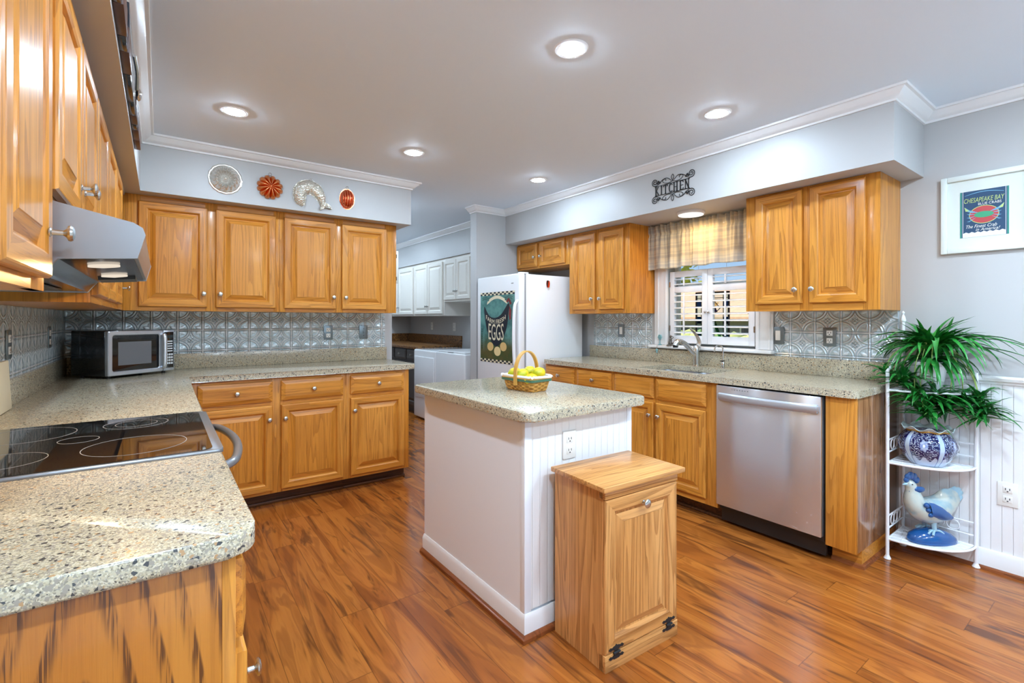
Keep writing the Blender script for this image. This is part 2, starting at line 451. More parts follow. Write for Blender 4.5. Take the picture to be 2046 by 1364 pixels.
bm = NB(); box(bm, 2.24, 2.36, YB+.115, 7.55, 0, CEIL); struct('wall_laundry_left', bm, wall_m)
ZS = 2.0615
bm = NB(); box(bm, XL, .552, YD, YB, ZS, CEIL); struct('wall_soffit_left', bm, wall_m)
bm = NB(); box(bm, .552, 2.343, 3.729, YB, ZS, CEIL); struct('wall_soffit_back', bm, wall_m)
bm = NB(); box(bm, 3.579, XR, .789, 4.10, ZS, CEIL); struct('wall_soffit_right', bm, wall_m)
bm = NB(); box(bm, 3.60, XR, 4.216, 7.55, ZS, CEIL); struct('wall_soffit_laundry', bm, wall_m)

def sweep(bm, path, prof, side, mi=0):
    """Moulding: profile (out, z) along a plan path with mitred corners; side +1 = left of travel."""
    P = [Vector((p[0], p[1], 0)) for p in path]; loops = []
    for i, p in enumerate(P):
        ns = []
        if i > 0: d = (P[i]-P[i-1]).normalized(); ns.append(Vector((-d.y, d.x, 0))*side)
        if i < len(P)-1: d = (P[i+1]-P[i]).normalized(); ns.append(Vector((-d.y, d.x, 0))*side)
        m = ns[0] if len(ns) == 1 else (ns[0]+ns[1])/(1+ns[0].dot(ns[1]))
        loops.append([p+m*o+Vector((0, 0, z)) for o, z in prof])
    return loft(bm, loops, mi)
crown = [(0, 2.352), (.010, 2.352), (.012, 2.362), (.022, 2.366), (.034, 2.378), (.050, 2.392), (.054, 2.398), (.066, 2.399), (.068, CEIL), (0, CEIL)]
bm = NB(); sweep(bm, [(.552, YD), (.552, 3.729), (2.343, 3.729), (2.343, YB)], crown, -1); struct('trim_1', bm, trim_m)
bm = NB(); sweep(bm, [(3.22, 4.216), (3.22, 4.10), (3.579, 4.10), (3.579, .789), (XR, .789), (XR, YD)], crown, -1); struct('trim_2', bm, trim_m)
bm = NB(); sweep(bm, [(3.60, 7.55), (3.60, 4.216)], crown, -1); struct('trim_3', bm, trim_m)
bm = NB(); sweep(bm, [(XL+.31, YD), (XL+.31, YB-.29), (2.262, YB-.29)], [(0, 2.046), (.016, 2.046), (.016, ZS), (0, ZS)], -1); struct('trim_4', bm, wall_m)
# wainscot, chair rail, baseboard on the right wall
bm = NB(); box(bm, XR-.012, XR, -1.0, .895, 0, .95); struct('wall_wainscot', bm, bead_y)
bm = NB(); sweep(bm, [(XR, .895), (XR, -1.0)], [(0, .945), (.018, .945), (.020, .955), (.032, .962), (.036, .975), (.030, .985), (.0, .985)], -1); struct('trim_5', bm, trim_m)
bm = NB(); sweep(bm, [(XR-.012, .895), (XR-.012, -1.0)], [(0, .0), (.014, 0), (.014, .085), (.008, .10), (0, .102)], -1); struct('baseboard_right', bm, trim_m)
bm = NB(); sweep(bm, [(XR-.026, .895), (XR-.026, -1.0)], [(0, 0), (.017, 0), (.014, .012), (.005, .018), (0, .018)], -1); struct('baseboard_shoe', bm, shoe_wood)

# sink window
RWF = Face('x', XR, -1)
win = thing('window_1', 'white sink window with shutters below the plaid valance', 'window', (XR, 2.08, WZ0)); win['kind'] = 'structure'
bm = NB()
for a, b, z0, z1 in ((2.444, 2.572, 1.06, 2.05), (1.59, 1.712, 1.06, 2.05)): RWF.box(bm, a, b, z0, z1, 0, .018, 0, .003)
RWF.box(bm, 1.59, 2.572, 1.985, 2.06, 0, .018, 0, .003)
for a in (2.460, 2.535, 1.615, 1.69): RWF.box(bm, a-.008, a+.008, 1.06, 2.0, .018, .024, 0, .002)
obj('window_casing', bm, trim_m, win)
bm = NB()
for a, b, z0, z1 in ((WY0, WY0+.035, WZ0, WZ1), (WY1-.035, WY1, WZ0, WZ1), (WY0, WY1, WZ0, WZ0+.03), (WY0, WY1, WZ1-.035, WZ1), (WY0, WY1, 1.53, 1.56)): box(bm, XR+.085, XR+.125, a, b, z0, z1, 0, .003)
obj('window_frame', bm, trim_m, win)
bm = NB(); box(bm, XR+.103, XR+.107, WY0+.03, WY1-.03, WZ0+.02, WZ1-.03); obj('window_pane', bm, pane_m, win)
bm = NB(); box(bm, XR-.055, XR+.085, 1.585, 2.61, 1.034, 1.058, 0, .006); obj('window_sill', bm, trim_m, win)
# dining-end glazing, added behind the camera to let daylight in
w2 = thing('added_window_2', 'glazed door added at the unseen dining end for daylight', 'window', (XR, -2.1, 0)); w2['kind'] = 'structure'
bm = NB()
for a, b, z0, z1 in ((-3.1, -3.04, 0, 2.05), (-1.16, -1.1, 0, 2.05), (-2.13, -2.07, 0, 2.05), (-3.1, -1.1, 0, .08), (-3.1, -1.1, 1.98, 2.05)): box(bm, XR+.05, XR+.1, a, b, z0, z1)
obj('window_frame', bm, trim_m, w2)
w3 = thing('added_window_3', 'wide window added at the unseen dining end for daylight', 'window', (2.1, YD, .7)); w3['kind'] = 'structure'  # unseen window, added so daylight enters from behind
bm = NB()
for a, b, z0, z1 in ((.9, .96, .7, 2.1), (3.34, 3.4, .7, 2.1), (2.12, 2.18, .7, 2.1), (.9, 3.4, .7, .76), (.9, 3.4, 2.04, 2.1)): box(bm, a, b, YD-.1, YD-.05, z0, z1)
obj('window_frame', bm, trim_m, w3)

# ------------------------------------------------------------------ recessed lamps and added unseen fill lamps
fill_bright = emis('added_fill_diffuser', LAMP_C, LAMP_S*2.6)  # for the unseen dining end lamps, added as brighter fill
def recessed(x, y, label, group='recessed ceiling lights', lamp=None):
    t = thing('recessed_light', label, 'ceiling light', (x, y, CEIL), 0, group)
    bm = NB(); lathe(bm, [(.05, -.001), (.052, -.006), (.068, -.005), (.072, 0)], (x, y, CEIL), seg=36, cap=False); obj('trim_ring', bm, trim_m, t)
    bm = NB(); lathe(bm, [(.0499, -.001), (.0495, -.004), (.044, -.0075), (.030, -.011), (.012, -.0128), (.0005, -.013)], (x, y, CEIL), seg=32); obj('diffuser', bm, lamp or lamp_on, t)
for x, y, lb in ((2.047, 1.478, 'round recessed light in the ceiling, largest and nearest one'), (.980, 3.016, 'round recessed light over the left back counter near the metal molds'),
                 (2.046, 3.03, 'round recessed light in the middle of the far row of three'), (3.138, 3.02, 'round recessed light nearest the refrigerator alcove'),
                 (3.133, 1.458, 'round recessed light nearest the right soffit corner'), (.98, 1.478, 'recessed light over the cooking counter')):
    recessed(x, y, lb)
for x, y in ((.98, -.1), (2.047, -.1), (3.133, -.1), (2.047, -1.9), (3.133, -1.9), (.98, -1.9)): recessed(x, y, 'added fill light over the unseen dining end of the room', 'added dining end fill lights', fill_bright)
recessed(2.5, 4.55, 'added unseen fill light over the laundry room'); recessed(2.95, 6.1, 'added unseen fill light in the middle of the laundry room')  # laundry lamps are added out of view to brighten that room
recessed(2.95, 6.9, 'added unseen fill light over the far end of the laundry room')
t = thing('flush_light', 'round white flush light under the soffit above the sink window valance', 'ceiling light', (3.80, 2.06, ZS))
bm = NB(); lathe(bm, [(.098, 0), (.098, -.012), (.090, -.020)], (3.80, 2.06, ZS), seg=40); obj('housing', bm, trim_m, t)
bm = NB(); lathe(bm, [(.088, -.0195), (.088, -.023), (.07, -.025), (.001, -.026)], (3.80, 2.06, ZS), seg=40); obj('diffuser', bm, emis('flush_diffuser', (1, .97, .92), .9), t)
l = bpy.data.lights.new('flush_lamp', 'AREA'); l.shape = 'DISK'; l.size = .16; l.energy = 2.2; l.color = (1, .62, .24)
o = bpy.data.objects.new('flush_lamp', l); C.objects.link(o); o.parent = t; o.location = (0, 0, -.035)

# ------------------------------------------------------------------ cabinet builders
def knob(F, u, z, w, parent, L=.026, rr=.0155, m=None):
    bm = NB(); lathe(bm, [(.009, 0), (.009, .002), (.0055, .004), (.005, L*.55), (.008, L*.66), (rr*.93, L*.74), (rr, L*.84), (rr*.85, L*.94), (rr*.5, L), (.0005, L*1.01)], F.P(u, z, w), F.n(), 18)
    return obj('knob', bm, m or nickel, parent)
def hmat(F): return oak_y if F.axis == 'x' else oak_x
def panel_loops(F, u0, u1, z0, z1, prof):
    return [[F.P(u0+i, z0+i, w), F.P(u1-i, z0+i, w), F.P(u1-i, z1-i, w), F.P(u0+i, z1-i, w)] for i, w in prof]
def door(F, u0, u1, z0, z1, parent, kn=None, w=.001, name='door', mats=None, stile=.052, knm=None, kL=.026):
    bm = NB(); T = .020
    prof = [(0, w), (0, w+T*.72), (.003, w+T*.95), (.006, w+T), (stile-.010, w+T), (stile-.004, w+T*.8), (stile, w+T*.5), (stile+.002, w+T*.30), (stile+.006, w+T*.30), (stile+.034, w+T*.84), (stile+.036, w+T*.92), (stile+.037, w+T*.92)]
    sm = lambda k: 1 if k in (0, 2) else 0
    loft(bm, panel_loops(F, u0, u1, z0, z1, prof), 0, True, True, sm)
    d = obj(name, bm, mats or [oak_z, hmat(F)], parent, smooth=9)
    if kn: knob(F, kn[0], kn[1], w+T, d, kL, m=knm)
    return d
def drawer(F, u0, u1, z0, z1, parent, kn=True, w=.001, name='drawer', mats=None, knm=None):
    bm = NB(); prof = [(0, w), (0, w+.011), (.002, w+.0125), (.024, w+.0195), (.026, w+.020)]
    loft(bm, panel_loops(F, u0, u1, z0, z1, prof), 0); d = obj(name, bm, mats or [hmat(F)], parent, smooth=9)
    if kn: knob(F, (u0+u1)/2, (z0+z1)/2, w+.02, d, m=knm)
    return d
def ffr(F, u0, u1, z0, z1, stiles, rails, parent, mats=None, t=.019):
    """Face frame: stiles (a,b), rails (z0,z1)."""
    bm = NB()
    for a, b in stiles: F.box(bm, a, b, z0, z1, -t, 0, 0, .0008)
    for a, b in rails: F.box(bm, u0+.002, u1-.002, a, b, -t, -.0004, 1)
    return obj('face_frame', bm, mats or [oak_z, hmat(F)], parent)
def carcass(F, u0, u1, z0, z1, depth, parent, m=None, name='carcass', t=.019):
    bm = NB(); F.box(bm, u0, u1, z0, z1, -depth, -t); return obj(name, bm, m or oak_z, parent)

ZU0, ZU1 = 1.3241, 2.0605
# back wall uppers
FB = Face('y', 3.8465, -1); DB = YB-3.8465
def upper_back(u0, u1, doors, label):
    t = thing('wall_cabinet', label, 'cabinet', ((u0+u1)/2, YB, ZU0), 0, 'oak wall cabinets over the back counter')
    carcass(FB, u0, u1, ZU0, ZU1, DB, t)
    st = [(u0, doors[0][0]+.012), (doors[0][1]-.012, doors[1][0]+.012), (doors[1][1]-.012, u1)]
    ffr(FB, u0, u1, ZU0, ZU1, st, [(ZU0, ZU0+.04), (ZU1-.05, ZU1)], t)
    door(FB, *doors[0], 1.350, 2.020, t, (doors[0][1]-.022, 1.440)); door(FB, *doors[1], 1.350, 2.020, t, (doors[1][0]+.026, 1.440))
upper_back(.4645, 1.358, ((.540, .909), (.957, 1.330)), 'two door oak wall cabinet above the microwave, left of the back pair')
upper_back(1.359, 2.2617, ((1.387, 1.761), (1.806, 2.171)), 'two door oak wall cabinet at the laundry doorway end of the back wall')
# left wall uppers
FL = Face('x', .464, 1); DL = .464-XL
t = thing('wall_cabinet', 'nearest oak wall cabinet at the upper left, beside the steel hood', 'cabinet', (XL, .95, ZU0), 0, 'oak wall cabinets over the cooking counter')
carcass(FL, .50, 1.336, ZU0, ZU1, DL, t); ffr(FL, .50, 1.336, ZU0, ZU1, [(.50, .56), (1.22, 1.336)], [(ZU0, ZU0+.045), (ZU1-.05, ZU1)], t)
door(FL, .545, .905, 1.347, 2.02, t); door(FL, .925, 1.278, 1.347, 2.02, t, (1.240, 1.432), kL=.036)
t = thing('wall_cabinet', 'short oak cabinet directly above the stainless range hood', 'cabinet', (XL, 1.73, 1.515), 0, 'oak wall cabinets over the cooking counter')
carcass(FL, 1.337, 2.12, 1.515, ZU1, DL, t); ffr(FL, 1.337, 2.12, 1.515, ZU1, [(1.337, 1.36), (1.70, 1.76), (2.09, 2.12)], [(1.515, 1.55), (ZU1-.05, ZU1)], t)
door(FL, 1.345, 1.715, 1.535, 2.02, t, (1.690, 1.615), kL=.034); door(FL, 1.735, 2.105, 1.535, 2.02, t, (1.762, 1.615), kL=.034)
t = thing('wall_cabinet', 'oak wall cabinet between the range hood and the back corner', 'cabinet', (XL, 2.9, ZU0), 0, 'oak wall cabinets over the cooking counter')
carcass(FL, 2.121, YB, ZU0, ZU1, DL, t); ffr(FL, 2.121, 3.8465, ZU0, ZU1, [(2.121, 2.15), (2.52, 2.57), (2.96, 3.01), (3.40, 3.8265)], [(ZU0, ZU0+.04), (ZU1-.05, ZU1)], t)
for a, b, k in ((2.135, 2.535, 2.51), (2.555, 2.975, 2.58), (2.995, 3.415, 3.385)): door(FL, a, b, 1.35, 2.02, t, (k, 1.44), kL=.034)
# right wall uppers
FR = Face('x', 3.7408, -1); DR = XR-3.7408
t = thing('wall_cabinet', 'small two door oak cabinet over the white refrigerator', 'cabinet', (XR, 3.7, 1.79), 0, 'oak wall cabinets on the window wall')
carcass(FR, 3.295, 4.098, 1.789, ZU1, DR, t); ffr(FR, 3.295, 4.098, 1.789, ZU1, [(3.295, 3.37), (3.70, 3.77), (4.07, 4.098)], [(1.789, 1.825), (ZU1-.03, ZU1)], t)
door(FR, 3.757, 4.09, 1.808, 2.045, t, (3.79, 1.905), stile=.045); door(FR, 3.347, 3.717, 1.808, 2.045, t, (3.69, 1.905), stile=.045)
t = thing('wall_cabinet', 'tall two door oak cabinet left of the sink window', 'cabinet', (XR, 2.93, ZU0), 0, 'oak wall cabinets on the window wall')
carcass(FR, 2.581, 3.293, ZU0, ZU1, DR, t); ffr(FR, 2.581, 3.293, ZU0, ZU1, [(2.581, 2.65), (2.90, 2.97), (3.22, 3.293)], [(ZU0, ZU0+.045), (ZU1-.05, ZU1)], t)
door(FR, 2.957, 3.236, 1.359, 2.03, t, (2.985, 1.452)); door(FR, 2.637, 2.905, 1.359, 2.03, t, (2.887, 1.452))
t = thing('wall_cabinet', 'two door oak cabinet right of the sink window', 'cabinet', (XR, 1.25, ZU0), 0, 'oak wall cabinets on the window wall')
carcass(FR, .892, 1.6155, ZU0, ZU1, DR, t); ffr(FR, .892, 1.6155, ZU0, ZU1, [(.892, .97), (1.22, 1.29), (1.535, 1.6155)], [(ZU0, ZU0+.055), (ZU1-.05, ZU1)], t)
door(FR, 1.272, 1.548, 1.368, 2.045, t, (1.306, 1.450)); door(FR, .952, 1.232, 1.368, 2.045, t, (1.214, 1.450))

# base cabinets
ZB0, ZB1 = .093, .875
FBB = Face('y', 3.5665, -1)
def base_back(u0, u1, cols, label, end=False):
    t = thing('base_cabinet', label, 'cabinet', ((u0+u1)/2, YB, 0), 0, 'oak base cabinets under the back counter')
    carcass(FBB, u0, u1, ZB0, ZB1, YB-3.5665, t)
    st = [(u0, cols[0][0]+.012)]+[(a[1]-.012, b[0]+.012) for a, b in zip(cols, cols[1:])]+[(cols[-1][1]-.012, u1)]
    ffr(FBB, u0, u1, ZB0, ZB1, st, [(ZB0, ZB0+.035), (.68, .735), (ZB1-.03, ZB1)], t)
    for c in cols:
        drawer(FBB, c[0], c[1], .716, .852, t); door(FBB, c[0], c[1], .115, .688, t, (c[2], .595))
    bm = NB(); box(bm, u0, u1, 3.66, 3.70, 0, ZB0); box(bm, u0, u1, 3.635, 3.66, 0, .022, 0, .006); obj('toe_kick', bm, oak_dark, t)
base_back(.79, 1.757, ((.84, 1.263, 1.241), (1.316, 1.733, 1.340)), 'oak base cabinet with two drawers over two doors, in the back corner by the range')
base_back(1.758, 2.2507, ((1.786, 2.204, 1.812),), 'oak base cabinet with one drawer and one door at the laundry doorway')
FLB = Face('x', .757, 1)
t = thing('base_cabinet', 'oak base cabinet in the near left corner with coarse grained end panel', 'cabinet', (XL, 1.2, 0), 0, 'oak base cabinets under the cooking counter')
bm = NB(); box(bm, XL, .737, .936, 1.495, ZB0, ZB1); obj('carcass', bm, oak_z, t)
bm = NB(); box(bm, XL, .7365, .928, .936, 0, ZB1); obj('end_panel', bm, oak_end, t, label='coarse dark grained end panel')
ffr(FLB, .93, 1.495, ZB0, ZB1, [(.93, .97), (1.46, 1.495)], [(ZB0, ZB0+.035), (.68, .735), (ZB1-.03, ZB1)], t, t=.02)
drawer(FLB, .952, 1.475, .716, .852, t, name='drawer'); door(FLB, .952, 1.475, .115, .688, t, (.985, .63))
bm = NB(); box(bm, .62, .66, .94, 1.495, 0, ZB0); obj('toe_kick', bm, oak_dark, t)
t = thing('base_cabinet', 'oak base cabinet between the range and the back corner', 'cabinet', (XL, 3.0, 0), 0, 'oak base cabinets under the cooking counter')
carcass(FLB, 2.16, YB, ZB0, ZB1, .757-XL, t); ffr(FLB, 2.16, 3.56, ZB0, ZB1, [(2.16, 2.2), (2.7, 2.75), (3.25, 3.56)], [(ZB0, ZB0+.035), (.68, .735), (ZB1-.03, ZB1)], t)
for a, b in ((2.18, 2.71), (2.735, 3.27)): drawer(FLB, a, b, .716, .852, t); door(FLB, a, b, .115, .688, t, (b-.03, .595))
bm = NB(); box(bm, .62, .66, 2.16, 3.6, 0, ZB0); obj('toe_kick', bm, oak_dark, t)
FRB = Face('x', 3.4608, -1)
def base_right(y0, y1, cols, label, falsef=False, st=None):
    t = thing('base_cabinet', label, 'cabinet', (XR, (y0+y1)/2, 0), 0, 'oak base cabinets under the sink counter')
    if falsef:
        bm = NB(); box(bm, 3.48, XR, y0, y1, ZB0, .60); box(bm, 3.48, 3.495, y0, y1, .60, ZB1); obj('carcass', bm, oak_z, t)
    else: carcass(FRB, y0, y1, ZB0, ZB1, XR-3.4608, t)
    ffr(FRB, y0, y1, ZB0, ZB1, st or [(y0, cols[0][0]+.012), (cols[-1][1]-.012, y1)], [(ZB0, ZB0+.04), (.68, .735), (ZB1-.025, ZB1)], t)
    for c in cols:
        drawer(FRB, c[0], c[1], .716, .855, t, not falsef, name='false_drawer' if falsef else 'drawer'); door(FRB, c[0], c[1], .133, .688, t, (c[2], .596))
    bm = NB(); box(bm, 3.545, 3.58, y0, y1, 0, ZB0); box(bm, 3.525, 3.545, y0, y1, 0, .018, 0, .005); obj('toe_kick', bm, oak_dark, t)
base_right(2.905, 3.305, ((2.923, 3.29, 2.95),), 'oak base cabinet with a single drawer beside the refrigerator')
base_right(2.496, 2.904, ((2.514, 2.889, 2.86),), 'oak base cabinet with a single drawer left of the sink cabinet')
base_right(1.648, 2.495, ((1.722, 2.099, 2.074), (2.122, 2.483, 2.15)), 'oak sink base cabinet with two false drawer fronts beside the dishwasher', True, [(1.648, 1.735), (2.087, 2.134), (2.47, 2.495)])
t = thing('base_cabinet', 'narrow oak end panel cabinet at the right of the dishwasher', 'cabinet', (XR, .97, 0), 0, 'oak base cabinets under the sink counter')
bm = NB(); box(bm, 3.4608, 3.48, .9077, 1.047, ZB0, ZB1, 0, .001); obj('front_filler', bm, oak_z, t)
bm = NB(); box(bm, 3.4805, XR, .9077, .926, ZB0, ZB1, 0, .001); box(bm, 3.4805, XR, 1.03, 1.045, ZB0, ZB1); obj('end_panel', bm, oak('brown_oak', 'z', srgb(176, 128, 88), srgb(160, 112, 74), srgb(118, 76, 46), rough=.2, coat=.6), t, label='browner glossy end panel')
bm = NB(); box(bm, 3.545, XR, .912, 1.045, 0, ZB0); obj('toe_kick', bm, oak_y, t)
bm = NB(); sweep(bm, [(3.545, 1.045), (3.545, .912), (XR-.04, .912)], [(0, 0), (.016, 0), (.013, .012), (.004, .018), (0, .018)], -1); obj('shoe_molding', bm, shoe_wood, t)

# ------------------------------------------------------------------ worktops
def worktop(label, outline, loc, splashes, extra=None, group='speckled quartz worktops'):
    t = thing('worktop', label, 'worktop', loc, 0, group)
    bm = NB()
    for o in ([outline] if not extra else extra): slab(bm, o, .876, .914, 0, .006 if not extra else 0)
    obj('slab', bm, quartz, t)
    if splashes:
        bm = NB()
        for s in splashes: box(bm, *s, .9142, 1.022, 0, .002)
        obj('upstand', bm, quartz, t)
    return t
worktop('speckled quartz worktop nearest the camera at the lower left, this side of the range', rounded(XL, .788, .903, 1.496, (0, .045, 0, 0)), (XL, 1.2, .876), [(XL, XL+.02, .903, 1.496)])
c = [(XL, 2.158), (.788, 2.158), (.788, 3.5365)] + rounded(2.0, 2.306, 3.5365, YB, (0, .05, 0, 0))[1:-1] + [(XL, YB)]
worktop('L shaped speckled quartz worktop under the microwave, running along the back wall', c, (XL, YB, .876), [(XL, XL+.02, 2.158, YB), (XL+.021, 2.306, YB-.02, YB)])
HX0, HX1, HY0, HY1 = 3.515, 3.925, 1.765, 2.345
ex = [rounded(3.431, XR, .8975, HY0, (.035, 0, 0, 0)), [(3.431, HY0), (HX0, HY0), (HX0, HY1), (3.431, HY1)], [(HX1, HY0), (XR, HY0), (XR, HY1), (HX1, HY1)], [(3.431, HY1), (XR, HY1), (XR, 3.34), (3.54, 3.34), (3.54, 3.292), (3.431, 3.292)]]
worktop('speckled quartz worktop holding the sink along the window wall', None, (XR, 2.1, .876), [(XR-.025, XR, .8975, 3.33)], ex)
# sink
t = thing('kitchen_sink', 'double bowl stainless sink set into the worktop below the window', 'sink', (3.72, 2.055, .69))
bm = NB()
for y0, y1 in ((HY0-.008, 2.045), (2.060, HY1+.008)):
    x0, x1 = HX0-.008, HX1+.008; L = []
    for i, z in ((0, .8745), (.004, .84), (.014, .72), (.04, .695), (.12, .69)): L.append([Vector((p[0], p[1], z)) for p in rounded(x0+i, x1-i, y0+i*.8, y1-i*.8, (max(.05-i*.2, .01),)*4, 4)])
    loft(bm, L, 0, False); bm.faces.new([v for v in bm.verts][-len(L[0]):])
box(bm, HX0-.008, HX1+.008, 2.040, 2.065, .80, .868, 0, .008)
obj('bowl', bm, steel_h, t)
bm = NB()
for y in (1.91, 2.2): lathe(bm, [(.04, .0), (.042, .004), (.03, .003), (.012, .001)], (3.72, y, .691), seg=24)
obj('drain', bm, chrome, t)
# faucet
fx, fy = 3.985, 2.13
t = thing('faucet', 'satin steel pull-out faucet standing behind the sink', 'faucet', (fx, fy, .914))
bm = NB(); lathe(bm, [(.030, 0), (.030, .006), (.025, .01), (.024, .06), (.025, .10), (.026, .135), (.019, .155), (.004, .160)], (fx, fy, .914), seg=24); obj('body', bm, nickel, t)
bm = NB(); p = catmull([(fx, fy, .99), (fx-.045, fy+.018, 1.035), (fx-.095, fy+.038, 1.085), (fx-.135, fy+.054, 1.104), (fx-.162, fy+.065, 1.096), (fx-.172, fy+.069, 1.072)], 5)
n = len(p); tube(bm, p, [.0185+.0035*(1 if i > n*.62 else 0) for i in range(n)], 14); obj('spout', bm, nickel, t)
bm = NB(); lathe(bm, [(.019, 0), (.0195, .012), (.0205, .014), (.0205, .02)], p[-1]-Vector((0, 0, .014)), seg=18); obj('spray_head', bm, plastic_k, t)
bm = NB(); tube(bm, catmull([(fx+.01, fy, 1.05), (fx+.02, fy-.008, 1.10), (fx+.004, fy+.010, 1.155), (fx-.03, fy+.036, 1.20)], 5), [.018, .0185, .019, .0185, .018, .017, .016, .015, .014, .013, .012, .011, .010, .009, .008, .006], 12, flat=.55); obj('lever', bm, nickel, t)
t = thing('drinking_tap', 'slim hooked filtered water tap right of the main faucet', 'tap', (3.985, 1.915, .914))
bm = NB(); lathe(bm, [(.017, 0), (.017, .004), (.012, .008), (.012, .045), (.008, .052)], (3.985, 1.915, .914), seg=18); obj('base', bm, chrome, t)
bm = NB(); box(bm, 3.955, 4.0, 1.906, 1.924, .964, .972, 0, .003); obj('lever', bm, plastic_k, t)
bm = NB(); a = [(3.985, 1.915, .96), (3.985, 1.915, 1.05)]+[(3.985-.026+.026*math.cos(k*PI/8), 1.915+.018-.018*math.cos(k*PI/8), 1.05+.032*math.sin(k*PI/8)) for k in range(1, 9)]+[(3.933, 1.951, 1.035)]
tube(bm, a, .0052, 10); obj('spout', bm, chrome, t)

# ------------------------------------------------------------------ tin backsplashes
def splash(m, bxs, label):
    bm = NB()
    for b in bxs: box(bm, *b)
    return one('tin_backsplash', bm, m, label, 'backsplash', 'pressed tin backsplashes', smooth=0)
splash(tin_back, [(XL+.008, 2.291, YB-.007, YB, 1.0225, 1.3235)], 'pressed tin tile backsplash on the back wall behind the microwave')
splash(tin_left, [(XL, XL+.007, .6, YB-.008, 1.0225, 1.3235)], 'pressed tin tile backsplash on the left wall beside the range')
splash(tin_right, [(XR-.007, XR, 2.613, 3.29, 1.0225, 1.3235)], 'pressed tin tile backsplash left of the sink window')
splash(tin_right, [(XR-.007, XR, .900, 1.583, 1.0225, 1.3235)], 'pressed tin tile backsplash right of the sink window')

# ------------------------------------------------------------------ outlets and switches
def outlet(F, u, z, label, plate, kind='outlet', group='outlets and switches', w=.0075, pw=.074, ph=.118):
    t = thing('wall_'+('outlet' if kind == 'outlet' else 'switch'), label, 'outlet' if kind == 'outlet' else 'switch', F.P(u, z, w), 0, group)
    bm = NB(); F.box(bm, u-pw/2, u+pw/2, z-ph/2, z+ph/2, w, w+.006, 0, .002); obj('cover_plate', bm, plate, t)
    if kind == 'outlet':
        for dz in (-.024, .024):
            bm = NB(); F.box(bm, u-.017, u+.017, z+dz-.016, z+dz+.016, w+.005, w+.008, 0, .003); r = obj('receptacle', bm, plastic_w, t)
            bm = NB(); F.box(bm, u-.009, u-.006, z+dz-.002, z+dz+.008, w+.0075, w+.0084); F.box(bm, u+.006, u+.009, z+dz-.002, z+dz+.008, w+.0075, w+.0084); F.box(bm, u-.003, u+.003, z+dz-.011, z+dz-.006, w+.0075, w+.0084); obj('slot', bm, slot_m, r)
    elif kind == 'rocker':
        bm = NB(); F.box(bm, u-.016, u+.016, z-.033, z+.033, w+.005, w+.009, 0, .002); obj('rocker', bm, plastic_w, t)
    else:
        bm = NB(); F.box(bm, u-.005, u+.005, z-.012, z+.012, w+.005, w+.016, 0, .002); obj('toggle', bm, plate, t)
        bm = NB()
        for dz in (-.03, .03): lathe(bm, [(.004, 0), (.004, .0012), (.001, .0016)], F.P(u, z+dz, w+.0058), F.n(), 10)
        obj('screw', bm, slot_m, t)
    return t
BW, LW, RW = Face('y', YB, -1), Face('x', XL, 1), Face('x', XR, -1)
outlet(BW, 1.795, 1.158, 'cream outlet in a pewter plate on the back tin backsplash', plate_grey)
outlet(BW, 2.096, 1.159, 'pewter toggle switch near the doorway end of the back tin backsplash', plate_grey, 'toggle')
outlet(LW, 2.77, 1.165, 'pewter outlet on the left tin backsplash nearest the range', plate_grey)
outlet(LW, 3.654, 1.168, 'pewter outlet on the left tin backsplash close to the microwave', plate_grey)
outlet(RW, 2.945, 1.170, 'rocker switch in a pewter plate on the tin left of the window', plate_grey, 'rocker')
outlet(RW, 1.560, 1.163, 'rocker switch in a pewter plate just right of the window', plate_grey, 'rocker', pw=.08)
outlet(RW, 1.247, 1.162, 'cream outlet in a pewter plate between the window and the plant', plate_grey)
outlet(RW, .458, .40, 'white outlet low on the beadboard right of the plant stand', plastic_w, w=.012)

# ------------------------------------------------------------------ range
dksteel = mat('dark_steel_trim', srgb(140, 143, 148), .28, .7)
t = thing('cooking_range', 'range with black glass cooktop between the left worktops', 'range', (.45, 1.827, 0))
y0, y1 = 1.4975, 2.1565
bm = NB(); box(bm, XL+.02, .757, y0, y1, .05, .905); obj('body', bm, plastic_k, t)
bm = NB(); slab(bm, rounded(XL+.03, .792, y0, y1, (0, .02, .02, 0)), .908, .921, 0, .005); obj('cooktop_rim', bm, dksteel, t)
bm = NB(); slab(bm, rounded(XL+.04, .768, y0+.008, y1-.008, (.01, .03, .03, .01)), .9212, .9225, 0, 0); obj('glass_top', bm, blackglass, t)
for x, y, r in ((.60, 1.675, .115), (.34, 1.665, .085), (.33, 1.995, .115), (.59, 2.02, .085), (.59, 2.02, .055), (.465, 1.84, .045)):
    bm = NB(); lathe(bm, [(r-.0008, .9226), (r-.0008, .9229), (r+.0008, .9229), (r+.0008, .9226)], (x, y, 0), seg=56, cap=False); obj('burner_ring', bm, ringmark, t)
bm = NB(); box(bm, .757, .792, y0+.003, y1-.003, .24, .80, 0, .006); obj('oven_door', bm, steel, t)
bm = NB(); box(bm, .757, .790, y0+.003, y1-.003, .805, .905, 0, .006); obj('control_panel', bm, blackglass, t)
bm = NB(); box(bm, .757, .790, y0+.003, y1-.003, .06, .235, 0, .006); obj('storage_drawer', bm, steel, t)
bm = NB(); tube(bm, catmull([(.785, 2.13, .862), (.825, 2.08, .866), (.848, 1.95, .868), (.855, 1.827, .868), (.848, 1.70, .868), (.825, 1.575, .866), (.785, 1.525, .862)], 6), .0125, 12); obj('door_handle', bm, dksteel, t)

